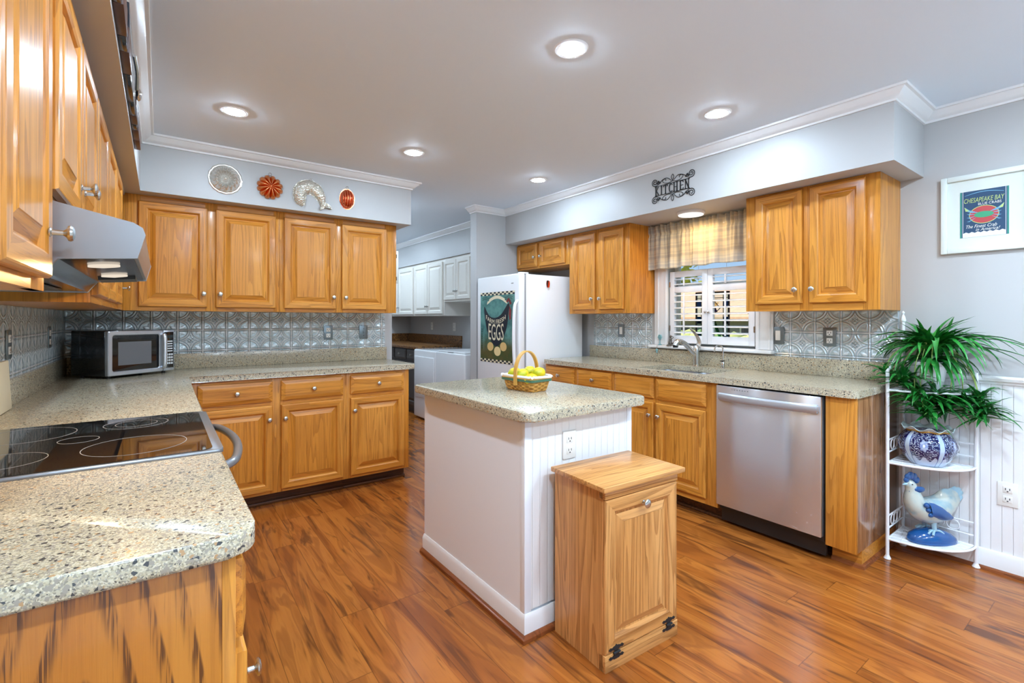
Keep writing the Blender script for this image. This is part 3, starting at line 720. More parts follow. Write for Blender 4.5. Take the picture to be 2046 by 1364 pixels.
# ------------------------------------------------------------------ range hood
t = thing('range_hood', 'stainless range hood with slanted sides under the short cabinet', 'hood', (XL, 1.73, 1.51))
h0, h1 = 1.3375, 2.1195
sil = [(XL+.008, 1.513), (.464, 1.5125), (.606, 1.480), (.622, 1.470), (.627, 1.455), (.613, 1.402), (.484, 1.392), (.460, 1.356), (XL+.008, 1.352)]
bm = NB()
for a, b in ((h0, h0+.012), (h1-.012, h1)):
    bm = NB(); loft(bm, [[Vector((x, a, z)) for x, z in sil], [Vector((x, b, z)) for x, z in sil]]); obj('side_panel', bm, hood_steel, t)
bm = NB(); inner = [(XL+.01, 1.511), (.464, 1.511), (.605, 1.479), (.622, 1.468), (.626, 1.455), (.613, 1.405), (.60, 1.407), (.612, 1.455), (.60, 1.468), (.46, 1.499), (XL+.01, 1.499)]
loft(bm, [[Vector((x, h0+.0125, z)) for x, z in inner], [Vector((x, h1-.0125, z)) for x, z in inner]]); obj('canopy', bm, hood_steel, t)
bm = NB(); loft(bm, [[Vector((x, y, z)) for x, z in ((XL+.01, 1.356), (.460, 1.358), (.484, 1.393), (.606, 1.403), (.604, 1.412), (.48, 1.401), (.455, 1.366), (XL+.01, 1.366))] for y in (h0+.0125, h1-.0125)])
obj('underside_panel', bm, mat('dark_polished_steel', srgb(90, 90, 92), .12, 1), t)
bm = NB(); box(bm, XL+.08, .42, h0+.20, h1-.20, 1.351, 1.3558, 0, .001); obj('grease_filter', bm, mat('filter_mesh', srgb(70, 70, 72), .35, .9), t)
bm = NB(); loft(bm, [[Vector(q) for q in ((.50, y, 1.388), (.59, y, 1.395), (.59, y, 1.402), (.50, y, 1.395))] for y in (h1-.20, h1-.06)]); obj('switch_block', bm, plastic_k, t)
for y in (h0+.16, h1-.30):
    bm = NB(); lathe(bm, [(.03, 0), (.03, -.004), (.001, -.007)], (.545, y, 1.397), (-.08, 0, 1), seg=20); obj('lamp_lens', bm, hood_on, t)
    l = bpy.data.lights.new('hood_lamp', 'AREA'); l.shape = 'DISK'; l.size = .05; l.energy = 1.5; l.color = (1, .66, .32)
    o = bpy.data.objects.new('hood_lamp', l); C.objects.link(o); o.parent = t; o.location = Vector((.545, y, 1.384))-Vector((XL, 1.73, 1.51))

# ------------------------------------------------------------------ microwave
t = thing('microwave', 'black and silver microwave angled into the back left corner', 'microwave', (.40, 3.677, .914), R(38))
w, d, h0, h1 = .42, .30, .014, .285
bm = NB(); box(bm, 0, w, .022, d, h0, h1, 0, .006)
for r in range(6):
    for c in range(5): box(bm, -.0015, .001, .06+c*.03, .08+c*.03, .05+r*.014, .054+r*.014)
obj('body', bm, mat('black_enamel', (.008, .008, .009), .12), t, local=True)
FM = Face('y', 0, -1)
bm = NB(); L = lambda i, ww, r: [Vector((p[0], -ww, p[1])) for p in rounded(.004+i, .338-i, h0+.002+i, h1-.002-i, (r,)*4, 4)]
loft(bm, [L(0, -.022, .006), L(0, .0, .008), L(.004, .004, .008), L(.022, .004, .012), L(.026, -.001, .012)], 0, False); obj('door_frame', bm, steel_h, t, local=True)
bm = NB(); box(bm, .028, .318, .0005, .004, h0+.026, h1-.026); dg = obj('door_glass', bm, blackglass, t, local=True)
bm = NB(); box(bm, .062, .262, -.0008, .0004, h0+.062, h1-.068); obj('window_screen', bm, mat('grey_screen', srgb(96, 96, 98), .3), t, local=True)
bm = NB(); box(bm, .342, w-.003, .0, .022, h0+.002, h1-.002, 0, .005); obj('side_trim', bm, steel_h, t, local=True)
bm = NB(); box(bm, .346, w-.010, -.002, .001, h0+.02, h1-.014, 0, .001); obj('control_panel', bm, blackglass, t, local=True)
bm = NB()
for r in range(5): box(bm, .365, .402, -.0035, -.001, .205-r*.016, .213-r*.016, 0, .001)
for r in range(4):
    for c in range(3): box(bm, .361+c*.0155, .373+c*.0155, -.0035, -.001, .115-r*.019, .128-r*.019, 0, .001)
obj('keypad', bm, mat('silver_keys', srgb(200, 200, 200), .4), t, local=True)
bm = NB(); box(bm, .352, .405, -.0028, -.0015, .232, .250); obj('display', bm, mat('dim_display', srgb(40, 48, 50), .2), t, local=True)
bm = NB(); tube(bm, catmull([(.332, .0, h0+.03), (.332, -.024, h0+.04), (.332, -.028, .15), (.332, -.024, h1-.04), (.332, .0, h1-.03)], 6), .013, 12, flat=.8); obj('door_handle', bm, steel, t, local=True)
bm = NB()
for x, y in ((.04, .05), (w-.04, .05), (.04, d-.04), (w-.04, d-.04)): lathe(bm, [(.012, 0), (.012, h0+.001)], (x, y, 0), seg=12)
obj('feet', bm, plastic_k, t, local=True)
# paper / booklet at the far left edge
bm = NB(); M = Matrix.Translation((XL+.034, 2.565, .916)) @ Matrix.Rotation(R(-3), 4, 'Y')
q = bmesh.new(); box(q, -.012, .0, -.13, .13, 0, .19, 0, .002); join(bm, q, M); one('booklet', bm, mat('cream_paper', srgb(226, 210, 176), .6), 'cream booklet leaning on the left wall beyond the range, cut by the frame', 'book')

# ------------------------------------------------------------------ dishwasher
FD = Face('x', 3.452, -1)
t = thing('dishwasher', 'stainless dishwasher with curved bar handle under the sink worktop', 'dishwasher', (3.7, 1.3475, 0))
y0, y1 = 1.0515, 1.6435
bm = NB(); box(bm, 3.47, XR-.05, y0+.003, y1-.003, .10, .866); obj('body', bm, plastic_k, t)
bm = NB(); FD.box(bm, y0+.006, y1-.002, .130, .866, -.018, .020, 0, .004); obj('door', bm, steel, t)
bm = NB(); box(bm, 3.490, 3.52, y0+.004, y1-.004, .02, .125, 0, .004); obj('toe_panel', bm, plastic_k, t)
bm = NB()
ys = [y0+.02+(y1-y0-.045)*k/16 for k in range(17)]
cs = []
for k, y in enumerate(ys):
    s = math.sin(PI*k/16)**.6; o = .022+.024*s
    cs.append([FD.P(y, z, o+dw) for z, dw in ((.780, .0), (.777, .008), (.786, .014), (.814, .014), (.823, .008), (.820, 0))])
loft(bm, cs)
for y in (ys[0], ys[-1]): FD.box(bm, y-.008, y+.008, .786, .816, .018, .034, 0, .003)
obj('bar_handle', bm, steel_h, t)
bm = NB()
for k in range(7): FD.box(bm, y1-.10-k*.016, y1-.106-k*.016, .846, .850, .0198, .0206)
obj('indicator_print', bm, mat('grey_print', srgb(110, 110, 112), .5), t)

# ------------------------------------------------------------------ island
IX0, IX1, IY0, IY1 = 1.825, 2.468, 1.505, 2.405
t = thing('kitchen_island', 'white island base with beadboard end in the middle of the floor', 'island', ((IX0+IX1)/2, (IY0+IY1)/2, 0))
bm = NB(); box(bm, IX0, IX1, IY0+.012, IY1, 0, .875); obj('body', bm, island_m, t)
bm = NB(); box(bm, IX0+.03, IX1-.03, IY0+.004, IY0+.012, .1, .875); obj('beadboard_panel', bm, bead_x, t)
bm = NB()
for a, b in ((IX0-.002, IX0+.032), (IX1-.032, IX1+.002)): box(bm, a, b, IY0, IY0+.03, 0, .8748, 0, .002)
obj('corner_trim', bm, island_m, t)
bb = [(0, 0), (.012, 0), (.012, .075), (.006, .09), (.003, .094), (0, .094)]
loopp = [(IX0, IY1), (IX0, IY0), (IX1, IY0), (IX1, IY1)]
bm = NB(); sweep(bm, loopp, bb, -1); obj('baseboard', bm, trim_m, t)
bm = NB(); sweep(bm, [(IX0-.012, IY1), (IX0-.012, IY0-.012), (IX1+.012, IY0-.012), (IX1+.012, IY1)], [(0, 0), (.019, 0), (.017, .012), (.008, .020), (0, .021)], -1); obj('shoe_molding', bm, shoe_wood, t)
t = thing('worktop', 'speckled quartz island worktop holding the basket of lemons', 'worktop', (2.12, 1.92, .876), 0, 'speckled quartz worktops')
bm = NB(); slab(bm, rounded(1.763, 2.482, 1.417, 2.432, (.045, .045, .045, .045)), .876, .914, 0, .007, 3); obj('slab', bm, quartz, t)
outlet(Face('y', IY0+.004, -1), 2.064, .735, 'white outlet on the island end above the oak trash cabinet', plastic_w, w=.001)

# ------------------------------------------------------------------ trash cabinet
t = thing('trash_cabinet', 'freestanding pale oak tilt-out trash cabinet against the white island', 'cabinet', (1.937, 1.193, 0), R(-3))
w, d, h = .400, .275, .655
FT = Face('y', 0, -1); pm = [pale_z, pale_x]
bm = NB(); box(bm, 0, w, .001, d, .0, h); obj('body', bm, pale_z, t, local=True)
bm = NB(); FT.box(bm, 0, w, .622, h, -.02, .012, 0, .001); obj('top_rail', bm, pale_x, t, local=True)
bm = NB(); FT.box(bm, 0, w, .0, .060, -.02, .012, 0, .001); obj('bottom_rail', bm, pale_x, t, local=True)
dr = door(FT, .002, w-.002, .063, .618, t, None, -.008, 'tilt_door', pm, .055)
me = dr.data; me.transform(Matrix.Translation(ORG[t]))     # local build
kb = knob(FT, w/2, .575, .012, dr, .026, .017); kb.data.transform(Matrix.Translation(ORG[t]))
bm = NB(); slab(bm, rounded(-.024, w+.024, -.032, d, (.004,)*4, 2), h+.0005, h+.0195, 0, .003); obj('top', bm, pale_x, t, local=True)
for u in (.055, w-.055):
    bm = NB()
    FT.poly(bm, [(u-.010, .040), (u+.010, .040), (u+.010, .055), (u+.005, .062), (u+.010, .069), (u+.010, .082), (u, .09), (u-.010, .082), (u-.010, .069), (u-.005, .062), (u-.010, .055)], .012, .0145)
    for dz in (.046, .078):
        FT.poly(bm, [(u-.038, dz), (u-.030, dz+.006), (u-.020, dz+.003), (u-.012, dz+.007), (u+.012, dz+.007), (u+.020, dz+.003), (u+.030, dz+.006), (u+.038, dz), (u+.030, dz-.006), (u+.020, dz-.003), (u+.012, dz-.007), (u-.012, dz-.007), (u-.020, dz-.003), (u-.030, dz-.006)], .0121, .015)
    tube(bm, [FT.P(u-.016, .062, .016), FT.P(u+.016, .062, .016)], .0045, 8)
    obj('hinge', bm, iron, t, local=True)

# ------------------------------------------------------------------ basket and lemons
def b_weave():
    x, y, z = sep(pos())
    a = E.m('ARCTAN2', y, x)*7.0
    wv = esin(a*2.0)*esin(z*330.0)
    n = noise(vscale(pos(), (20, 20, 200)), 2, 2)
    c = mixc(ss(n, .3, .7), srgb(214, 160, 72), srgb(180, 118, 44))
    return {'Base Color': mixc(ss(wv, -.2, -.8)*.45, c, srgb(120, 74, 26)), 'Normal': bump(wv, .8, .004)}
weave = mat('woven_splint', rough=.5, build=b_weave)
splint = mat('splint_band', srgb(206, 156, 74), .45); green_b = mat('green_band', srgb(72, 112, 88), .5)
BK = thing('handled_basket', 'small woven splint basket with arched handle on the island worktop', 'basket', (2.150, 1.912, .914), R(7))
def brect(hx, hy, z, r=.02): return [Vector((p[0], p[1], z)) for p in rounded(-hx, hx, -hy, hy, (r,)*4, 4)]
bm = NB(); loft(bm, [brect(.055, .095, .001), brect(.060, .098, .012), brect(.072, .110, .068), brect(.068, .106, .068), brect(.056, .094, .014)], 0, False)
bm.faces.new([bm.verts.new(v) for v in brect(.056, .094, .008)]); obj('basket_body', bm, weave, BK, local=True)
bm = NB(); loft(bm, [brect(.0725, .1105, .050), brect(.0755, .1135, .050), brect(.0765, .1145, .062), brect(.0735, .1115, .062)], 0, False); obj('green_band', bm, green_b, BK, local=True, label='green band')
bm = NB(); loft(bm, [brect(.0735, .1115, .062), brect(.077, .115, .063), brect(.077, .115, .074), brect(.068, .106, .074), brect(.067, .105, .062)], 0, False); obj('rim', bm, splint, BK, local=True)
bm = NB(); L = []
for k in range(25):
    a = PI*k/24; cx, cz = -.079*math.cos(a), .075+.120*math.sin(a)**.9; c2, s2 = -math.cos(a)*.003, math.sin(a)*.003
    if k in (0, 24): cz = .03
    L.append([Vector((cx-c2, -.011, cz-s2)), Vector((cx-c2, .011, cz-s2)), Vector((cx+c2, .011, cz+s2)), Vector((cx+c2, -.011, cz+s2))])
loft(bm, L); obj('handle', bm, splint, BK, local=True)
bm = NB(); L = []
for hx, hy, z, am in ((.052, .090, .018, 0), (.064, .102, .055, .001), (.066, .104, .076, .003), (.070, .108, .079, .003), (.077, .116, .0775, .003), (.079, .118, .070, .004)):
    P = brect(hx, hy, z); L.append([p+Vector((p.x*.02*math.sin(i*1.9), p.y*.02*math.sin(i*1.9), am*math.sin(i*2.3))) for i, p in enumerate(P)])
loft(bm, L, 0, False); cl = obj('cloth_liner', bm, mat('white_cloth', srgb(232, 230, 226), .8), None, local=True, loc=(2.150, 1.912, .914)); cl.rotation_euler.z = R(7)
tagd(cl, 'white cloth folded over the rim of the lemon basket', 'cloth')
def b_lemon():
    n = noise(pos(), 22, 2); n2 = noise(pos(), 300, 1)
    return {'Base Color': mixc(ss(vadd(n, (0, 0, 0)), .45, .7), srgb(226, 196, 22), srgb(176, 178, 24)), 'Normal': bump(n2, .15, .001)}
lemon_m = mat('lemon_peel', rough=.35, build=b_lemon)
lem = bmesh.new(); lathe(lem, [(.0008, -.039), (.005, -.037), (.010, -.034), (.020, -.027), (.027, -.015), (.0295, 0), (.027, .015), (.020, .027), (.011, .033), (.006, .036), (.001, .037)], seg=20)
bmesh.ops.recalc_face_normals(lem, faces=lem.faces); lme = bpy.data.meshes.new('lemon'); lem.to_mesh(lme); lem.free(); lme.materials.append(lemon_m); lme.polygons.foreach_set('use_smooth', [True]*len(lme.polygons))
cR = Matrix.Rotation(R(7), 3, 'Z')
for k, ((x, y, z), e, lb) in enumerate((((-.020, .064, .080), (88, 0, 75), 'yellow lemon at the left end of the basket'), ((-.032, -.004, .080), (88, 0, 110), 'lemon in front at the middle of the basket, stem end showing'), ((.024, -.062, .088), (88, 0, 80), 'lemon at the right end of the basket'),
                                  ((.034, .012, .088), (90, 0, 95), 'lemon at the back of the basket under the handle'), ((-.040, -.072, .062), (90, 0, 85), 'lemon low in the front right corner of the basket'))):
    o = bpy.data.objects.new('lemon', lme); C.objects.link(o); v = cR @ Vector((x, y, z)); o.location = Vector((2.150, 1.912, .914))+v; o.rotation_euler = tuple(R(a) for a in e)
    tagd(o, lb, 'lemon', 'lemons in the basket')

# ------------------------------------------------------------------ refrigerator
t = thing('refrigerator', 'white refrigerator with an egg poster in the alcove by the laundry', 'refrigerator', (3.6, 3.70, 0))
bm = NB(); box(bm, 3.285, 3.98, 3.365, 4.055, .02, 1.678, 0, .006); obj('body', bm, enamel, t)
bm = NB(); box(bm, 3.268, 3.2855, 3.372, 4.048, .08, 1.674); obj('door_gasket', bm, enamel_grey, t)
bm = NB(); box(bm, 3.205, 3.268, 3.362, 4.058, .62, 1.682, 0, .012, 3); obj('upper_door', bm, enamel, t)
bm = NB(); box(bm, 3.205, 3.268, 3.362, 4.058, .09, .612, 0, .012, 3); obj('freezer_drawer', bm, enamel, t)
bm = NB(); box(bm, 3.23, 3.32, 3.375, 3.42, 1.6785, 1.694, 0, .005); obj('hinge_cover', bm, enamel, t)
bm = NB(); tube(bm, catmull([(3.206, 3.39, 1.44), (3.178, 3.392, 1.40), (3.168, 3.392, 1.30), (3.164, 3.392, 1.13), (3.168, 3.392, .96), (3.178, 3.392, .86), (3.206, 3.39, .82)], 6), .0150, 12); obj('door_handle', bm, enamel, t)
bm = NB(); tube(bm, catmull([(3.206, 3.42, .56), (3.160, 3.48, .56), (3.150, 3.70, .56), (3.160, 3.93, .56), (3.206, 3.99, .56)], 6), .0155, 12); obj('drawer_handle', bm, enamel, t)
bm = NB(); box(bm, 3.2042, 3.2052, 3.45, 3.485, 1.595, 1.601); obj('badge', bm, nickel, t)
# letters
def text_bm(F, s, u, z, h, width, w0, w1, shear=0, stretch=None, flip=-1, arc=0):
    cu = bpy.data.curves.new('t', 'FONT'); cu.body = s; cu.extrude = .5; cu.resolution_u = 3; cu.shear = shear
    o = bpy.data.objects.new('t', cu); C.objects.link(o); dg = bpy.context.evaluated_depsgraph_get(); me = bpy.data.meshes.new_from_object(o.evaluated_get(dg))
    bpy.data.objects.remove(o); bpy.data.curves.remove(cu)
    bm = NB(); bm.from_mesh(me); bpy.data.meshes.remove(me)
    xs = [v.co.x for v in bm.verts]; ys_ = [v.co.y for v in bm.verts]; x0, x1, yb, yt = min(xs), max(xs), min(ys_), max(ys_)
    for v in bm.verts:
        a = (v.co.x-x0)/(x1-x0)-.5; b = (v.co.y-yb)/(yt-yb)
        v.co = F.P(u+flip*a*width, z+b*h+arc*(a*a*4), w0 if v.co.z < 0 else w1)
    return bm
# egg poster on the door
FP = Face('x', 3.205, -1); PY, PZ, PW, PH = 3.995, .862, .565, .668
def q(a, b): return (PY-a*PW, PZ+b*PH)
t = thing('egg_poster', 'teal poster of a black hen lettered FARM FRESH EGGS on the refrigerator door', 'poster', FP.P(PY-PW/2, PZ))
def b_art():
    x, y, z = sep(pos()); n = noise(pos(), 7, 3, .6)
    g = ss(z+(n-.5)*.25, .13, .30)
    top = mixc(ss(n, .35, .65), srgb(58, 110, 108), srgb(98, 150, 142)); low = mixc(ss(n, .4, .65), srgb(64, 78, 34), srgb(92, 82, 36))
    return {'Base Color': mixc(g, low, top)}
bm = NB(); FP.poly(bm, [q(0, 0), q(1, 0), q(1, 1), q(0, 1)], .0006, .0016); obj('sheet', bm, mat('painted_teal_print', rough=.5, build=b_art), t)
ink = mat('print_black', srgb(22, 26, 38), .5); cream = mat('print_cream', srgb(232, 222, 190), .5); red = mat('print_red', srgb(128, 44, 44), .5); eggc = mat('print_egg', srgb(222, 186, 120), .5); leafc = mat('print_leaf', srgb(34, 58, 44), .5)
nck = 17
for base in (0.0, .955):
    bm = NB()
    for r in range(2):
        for k in range(nck):
            FP.poly(bm, [q(k/nck, base+r*.0225), q((k+1)/nck, base+r*.0225), q((k+1)/nck, base+(r+1)*.0225), q(k/nck, base+(r+1)*.0225)], .0016, .0020, (r+k) % 2)
    obj('checked_border', bm, [ink, cream], t)
hen = catmull([(.13, .80, 0), (.20, .725, 0), (.30, .655, 0), (.46, .635, 0), (.62, .68, 0), (.74, .77, 0), (.82, .83, 0), (.86, .80, 0), (.83, .70, 0), (.81, .58, 0), (.76, .46, 0), (.66, .33, 0), (.54, .245, 0), (.42, .245, 0), (.30, .34, 0), (.20, .47, 0), (.145, .62, 0), (.115, .74, 0)], 4, True)
bm = NB(); FP.poly(bm, [q(p.x, p.y) for p in hen], .0016, .0022); obj('hen', bm, ink, t)
def blob(cx, cy, ra, rb, n=20, sq=1): return [q(cx+ra*math.cos(2*PI*k/n), cy+rb*math.sin(2*PI*k/n)) for k in range(n)]
bm = NB()
for c in ((.80, .865), (.835, .885), (.865, .865), (.885, .835)): FP.poly(bm, blob(*c, .028, .022, 10), .0022, .0026)
FP.poly(bm, [q(.86, .80), q(.91, .74), q(.90, .62), q(.86, .60), q(.84, .68)], .0022, .0026); obj('comb_and_wattle', bm, red, t)
egg_hi = mat('print_pale_egg', srgb(232, 208, 150), .5)
for (a, b), s_, m_ in (((.31, .225), .95, eggc), ((.69, .235), .95, eggc), ((.52, .165), 1.0, egg_hi)):
    bm = NB(); FP.poly(bm, blob(a, b, .098*s_, .066*s_), .0023 if m_ is eggc else .0028, .0027 if m_ is eggc else .0031); obj('egg', bm, m_, t)
bm = NB(); ar = lambda k: .855+.05*math.sin(PI*k/10)
FP.poly(bm, [q(.27+.046*k, ar(k)) for k in range(11)]+[q(.27+.046*k, ar(k)+.045) for k in range(10, -1, -1)], .0017, .0021)
FP.poly(bm, [q(.20, .825), q(.30, .86), q(.30, .885), q(.22, .87)], .0016, .0019); FP.poly(bm, [q(.70, .86), q(.80, .825), q(.79, .865), q(.70, .885)], .0016, .0019); obj('banner', bm, cream, t)
bm = NB()
for sgn, a0, b0 in ((-1, .30, .885), (1, .70, .885)):
    for k in range(7):
        for up_ in (-1, 1):
            a, b = a0+sgn*.035*k, b0+.035*math.sin(k/6*PI*.8); FP.poly(bm, [q(a, b), q(a+sgn*.02, b+up_*.008), q(a+sgn*.038, b+up_*.022), q(a+sgn*.012, b+up_*.018)], .0016, .0020)
for a in (.05, .95):
    for k in range(9):
        b = .18+.034*k
        for s_ in (-1, 1): FP.poly(bm, [q(a, b), q(a+s_*.018, b+.016), q(a+s_*.02, b+.034), q(a+s_*.004, b+.018)], .0016, .0020)
obj('leaf_sprays', bm, leafc, t)
z0 = lambda b: PZ+b*PH
bm = text_bm(FP, 'FARM FRESH', q(.465, 0)[0], z0(.545), .042, .325, .0022, .0027, arc=.048); obj('lettering', bm, cream, t)
bm = text_bm(FP, 'EGGS', q(.475, 0)[0], z0(.315), .155, .250, .0022, .0027, arc=.008); obj('lettering', bm, cream, t)
bm = NB(); FM_ = Face('y', 3.365, -1)
FM_.poly(bm, [(3.518, 1.628), (3.552, 1.628), (3.556, 1.600), (3.548, 1.566), (3.522, 1.566), (3.514, 1.600)], 0, .010); bmesh.ops.bevel(bm, geom=bm.edges[:], offset=.003, segments=2, affect='EDGES')
mg = one('magnet_clip', bm, mat('red_plastic', srgb(206, 54, 24), .3), 'red and black magnet clip on the side of the refrigerator', 'magnet', loc=(3.535, 3.365, 1.6))
bm = NB(); FM_.poly(bm, [(3.517, 1.630), (3.535, 1.630), (3.528, 1.60), (3.524, 1.566), (3.514, 1.58), (3.512, 1.60)], .0101, .0125); obj('grip', bm, plastic_k, mg)

# ------------------------------------------------------------------ molds on the back soffit
FS = Face('y', 3.729, -1)
def polar(bm, u, z, rf, hf, nr=14, nt=96, sx=1, sz=1, mi=0):
    rings = []
    for i in range(nr+1):
        p = i/nr
        if i == 0: rings.append([bm.verts.new(FS.P(u, z, hf(0, 0)))]); continue
        rings.append([bm.verts.new(FS.P(u+rf(2*PI*k/nt)*p*math.cos(2*PI*k/nt)*sx, z+rf(2*PI*k/nt)*p*math.sin(2*PI*k/nt)*sz, hf(p, 2*PI*k/nt))) for k in range(nt)])
    rings.append([bm.verts.new(FS.P(u+rf(2*PI*k/nt)*.99*math.cos(2*PI*k/nt)*sx, z+rf(2*PI*k/nt)*.99*math.sin(2*PI*k/nt)*sz, .0005)) for k in range(nt)])
    for k in range(nt): bm.faces.new((rings[0][0], rings[1][k], rings[1][(k+1) % nt])).material_index = mi
    for a, b in zip(rings[1:], rings[2:]):
        for k in range(nt): bm.faces.new((a[k], b[k], b[(k+1) % nt], a[(k+1) % nt])).material_index = mi
    return bm
def ring(t, u, z):
    bm = NB(); tube(bm, [FS.P(u+.010*math.cos(2*PI*k/14), z+.010*math.sin(2*PI*k/14), .004) for k in range(14)], .0014, 6, closed=True); obj('hanging_ring', bm, nickel, t)
g = 'decorative molds on the back soffit'
t = thing('ring_mold', 'round silver swirled ring mold, leftmost on the soffit', 'mold', FS.P(1.003, 2.209), 0, g)
def h1_(p, a):
    if p > .86: return .004+.003*math.sin((p-.86)/.14*PI)
    s = max(0, math.sin((p-.22)/.64*PI)) if p > .22 else 0
    return .006+.038*s*(1+.30*math.sin(16*a+p*7)) + (.026*(1-p/.26) if p < .26 else 0)
bm = NB(); polar(bm, 1.003, 2.209, lambda a: .101*(1+.012*math.cos(16*a)), h1_, 26, 128); obj('mold', bm, tinmold, t)
t = thing('flower_mold', 'copper flower shaped mold between the ring mold and the fish', 'mold', FS.P(1.274, 2.198), 0, g)
bm = NB(); polar(bm, 1.274, 2.198, lambda a: .085*(1-.15*(1-abs(math.sin(6*a)))**1.6), lambda p, a: .004+.050*math.sqrt(max(0, 1-p**2.4))*(1-.42*(1-abs(math.sin(6*a)))*min(1, p*1.5)), 18, 144); obj('mold', bm, copper, t); ring(t, 1.274, 2.290)
t = thing('fish_mold', 'silver curved fish mold, third from the left on the soffit', 'mold', FS.P(1.56, 2.19), 0, g)
cl_ = catmull([(1.497, 0, 2.100), (1.476, 0, 2.135), (1.470, 0, 2.180), (1.487, 0, 2.222), (1.530, 0, 2.243), (1.578, 0, 2.228), (1.612, 0, 2.188), (1.628, 0, 2.148), (1.636, 0, 2.128), (1.650, 0, 2.108)], 5)
rr_ = catmull([(.014, 0, 0), (.034, 0, 0), (.041, 0, 0), (.045, 0, 0), (.047, 0, 0), (.044, 0, 0), (.035, 0, 0), (.024, 0, 0), (.021, 0, 0), (.026, 0, 0)], 5)
def arcl(sc, hd, wofs):
    L = []
    for i, p in enumerate(cl_):
        d = (cl_[min(i+1, len(cl_)-1)]-cl_[max(i-1, 0)]).normalized(); nrm = Vector((d.z, 0, -d.x)); r = rr_[i].x*sc
        L.append([Vector((p.x, FS.base, p.z))+nrm*(r*math.cos(k*PI/10))+Vector((0, -(wofs+min(rr_[i].x, .036)*hd*math.sin(k*PI/10)), 0)) for k in range(11)])
    return L
bm = NB(); loft(bm, arcl(1, .95, .004), 0, True, True); loft(bm, arcl(1.16, .06, .0008), 0, True, True)
FS.poly(bm, [(1.632, 2.135), (1.612, 2.104), (1.606, 2.082), (1.630, 2.090), (1.648, 2.104), (1.672, 2.104), (1.694, 2.098), (1.684, 2.122), (1.660, 2.140)], .002, .020)
obj('mold', bm, tinfish, t)
bm = NB(); FS.poly(bm, [(1.560, 2.272), (1.590, 2.278), (1.612, 2.262), (1.634, 2.236), (1.622, 2.214), (1.60, 2.240)], .002, .012); obj('dorsal_fin', bm, tinfish, t)
bm = NB(); ball(bm, FS.P(1.478, 2.150, .038), .006, .004, .006, 10); obj('eye', bm, tinmold, t); ring(t, 1.548, 2.298)
t = thing('oval_mold', 'small oval fluted copper mold, rightmost on the soffit', 'mold', FS.P(1.812, 2.196), 0, g)
bm = NB(); polar(bm, 1.812, 2.196, lambda a: .080*(1+.02*math.cos(30*a)), lambda p, a: .003 if p > .88 else .006+.048*math.sqrt(max(0, 1-(p/.9)**2.4))*(1-.30*(1-abs(math.sin(math.cos(a)*p*11)))**2), 22, 120, .72, 1); obj('mold', bm, copper_red, t); ring(t, 1.812, 2.284)

# ------------------------------------------------------------------ KITCHEN sign
FK = Face('x', 3.579, -1); KY, KZ = 2.058, 2.207
t = thing('kitchen_sign', 'black scrolled metal sign reading KITCHEN above the sink window', 'sign', FK.P(KY, KZ))
def k2(s, v): return FK.P(KY-s, KZ+v, .004)
bm = NB()
def stroke(a, b, w=.0042):
    a, b = Vector((a[0], a[1], 0)), Vector((b[0], b[1], 0)); d = (b-a).normalized(); n_ = Vector((-d.y, d.x, 0))*w/2
    FK.poly(bm, [(KY-p.x, KZ+p.y) for p in (a-n_, b-n_, b+n_, a+n_)], .001, .006)
lw, H = .0405, .030
def letter(ch, x):
    T, t_ = .0068, .0030
    def V(px, w_=T): stroke((x+px, -H), (x+px, H), w_); [stroke((x+px-.006, s*H), (x+px+.006, s*H), .003) for s in (-1, 1)]
    if ch == 'K': V(.008); stroke((x+.010, -.004), (x+.030, H), t_); stroke((x+.014, .001), (x+.033, -H), T)
    if ch == 'I': V(.018)
    if ch == 'T': V(.018); stroke((x+.002, H), (x+.034, H), t_); stroke((x+.003, H), (x+.003, H-.012), t_); stroke((x+.033, H), (x+.033, H-.012), t_)
    if ch == 'C':
        p = [(x+.020+.014*math.cos(a), H*math.sin(a)) for a in [R(40+28*k) for k in range(11)]]
        for i in range(10): stroke(p[i], p[i+1], t_+.004*math.sin(PI*(i+.5)/10))
    if ch == 'H': V(.006); V(.030); stroke((x+.006, 0), (x+.030, 0), t_)
    if ch == 'E': V(.008); [stroke((x+.008, s), (x+.030, s), t_) for s in (-H+.001, 0, H-.001)]; stroke((x+.030, -H), (x+.030, -H+.012), t_); stroke((x+.030, H), (x+.030, H-.012), t_)
    if ch == 'N': V(.006, t_); V(.031, t_); stroke((x+.005, H), (x+.031, -H), T)
xs_ = [-.150, -.112, -.077, -.034, .006, .055, .097]
for ch, x in zip('KITCHEN', xs_): letter(ch, x)
for s in (-1, 1): stroke((-.150, s*(H+.004)), (.136, s*(H+.004)), .0028)
obj('lettering', bm, iron, t)
bm = NB()
def spiral(cx, cy, r0, turns, a0, sgn, n=28): return [k2(cx+(r0*(1-.82*i/n))*math.cos(a0+sgn*turns*2*PI*i/n), cy+(r0*(1-.82*i/n))*math.sin(a0+sgn*turns*2*PI*i/n)) for i in range(n+1)]
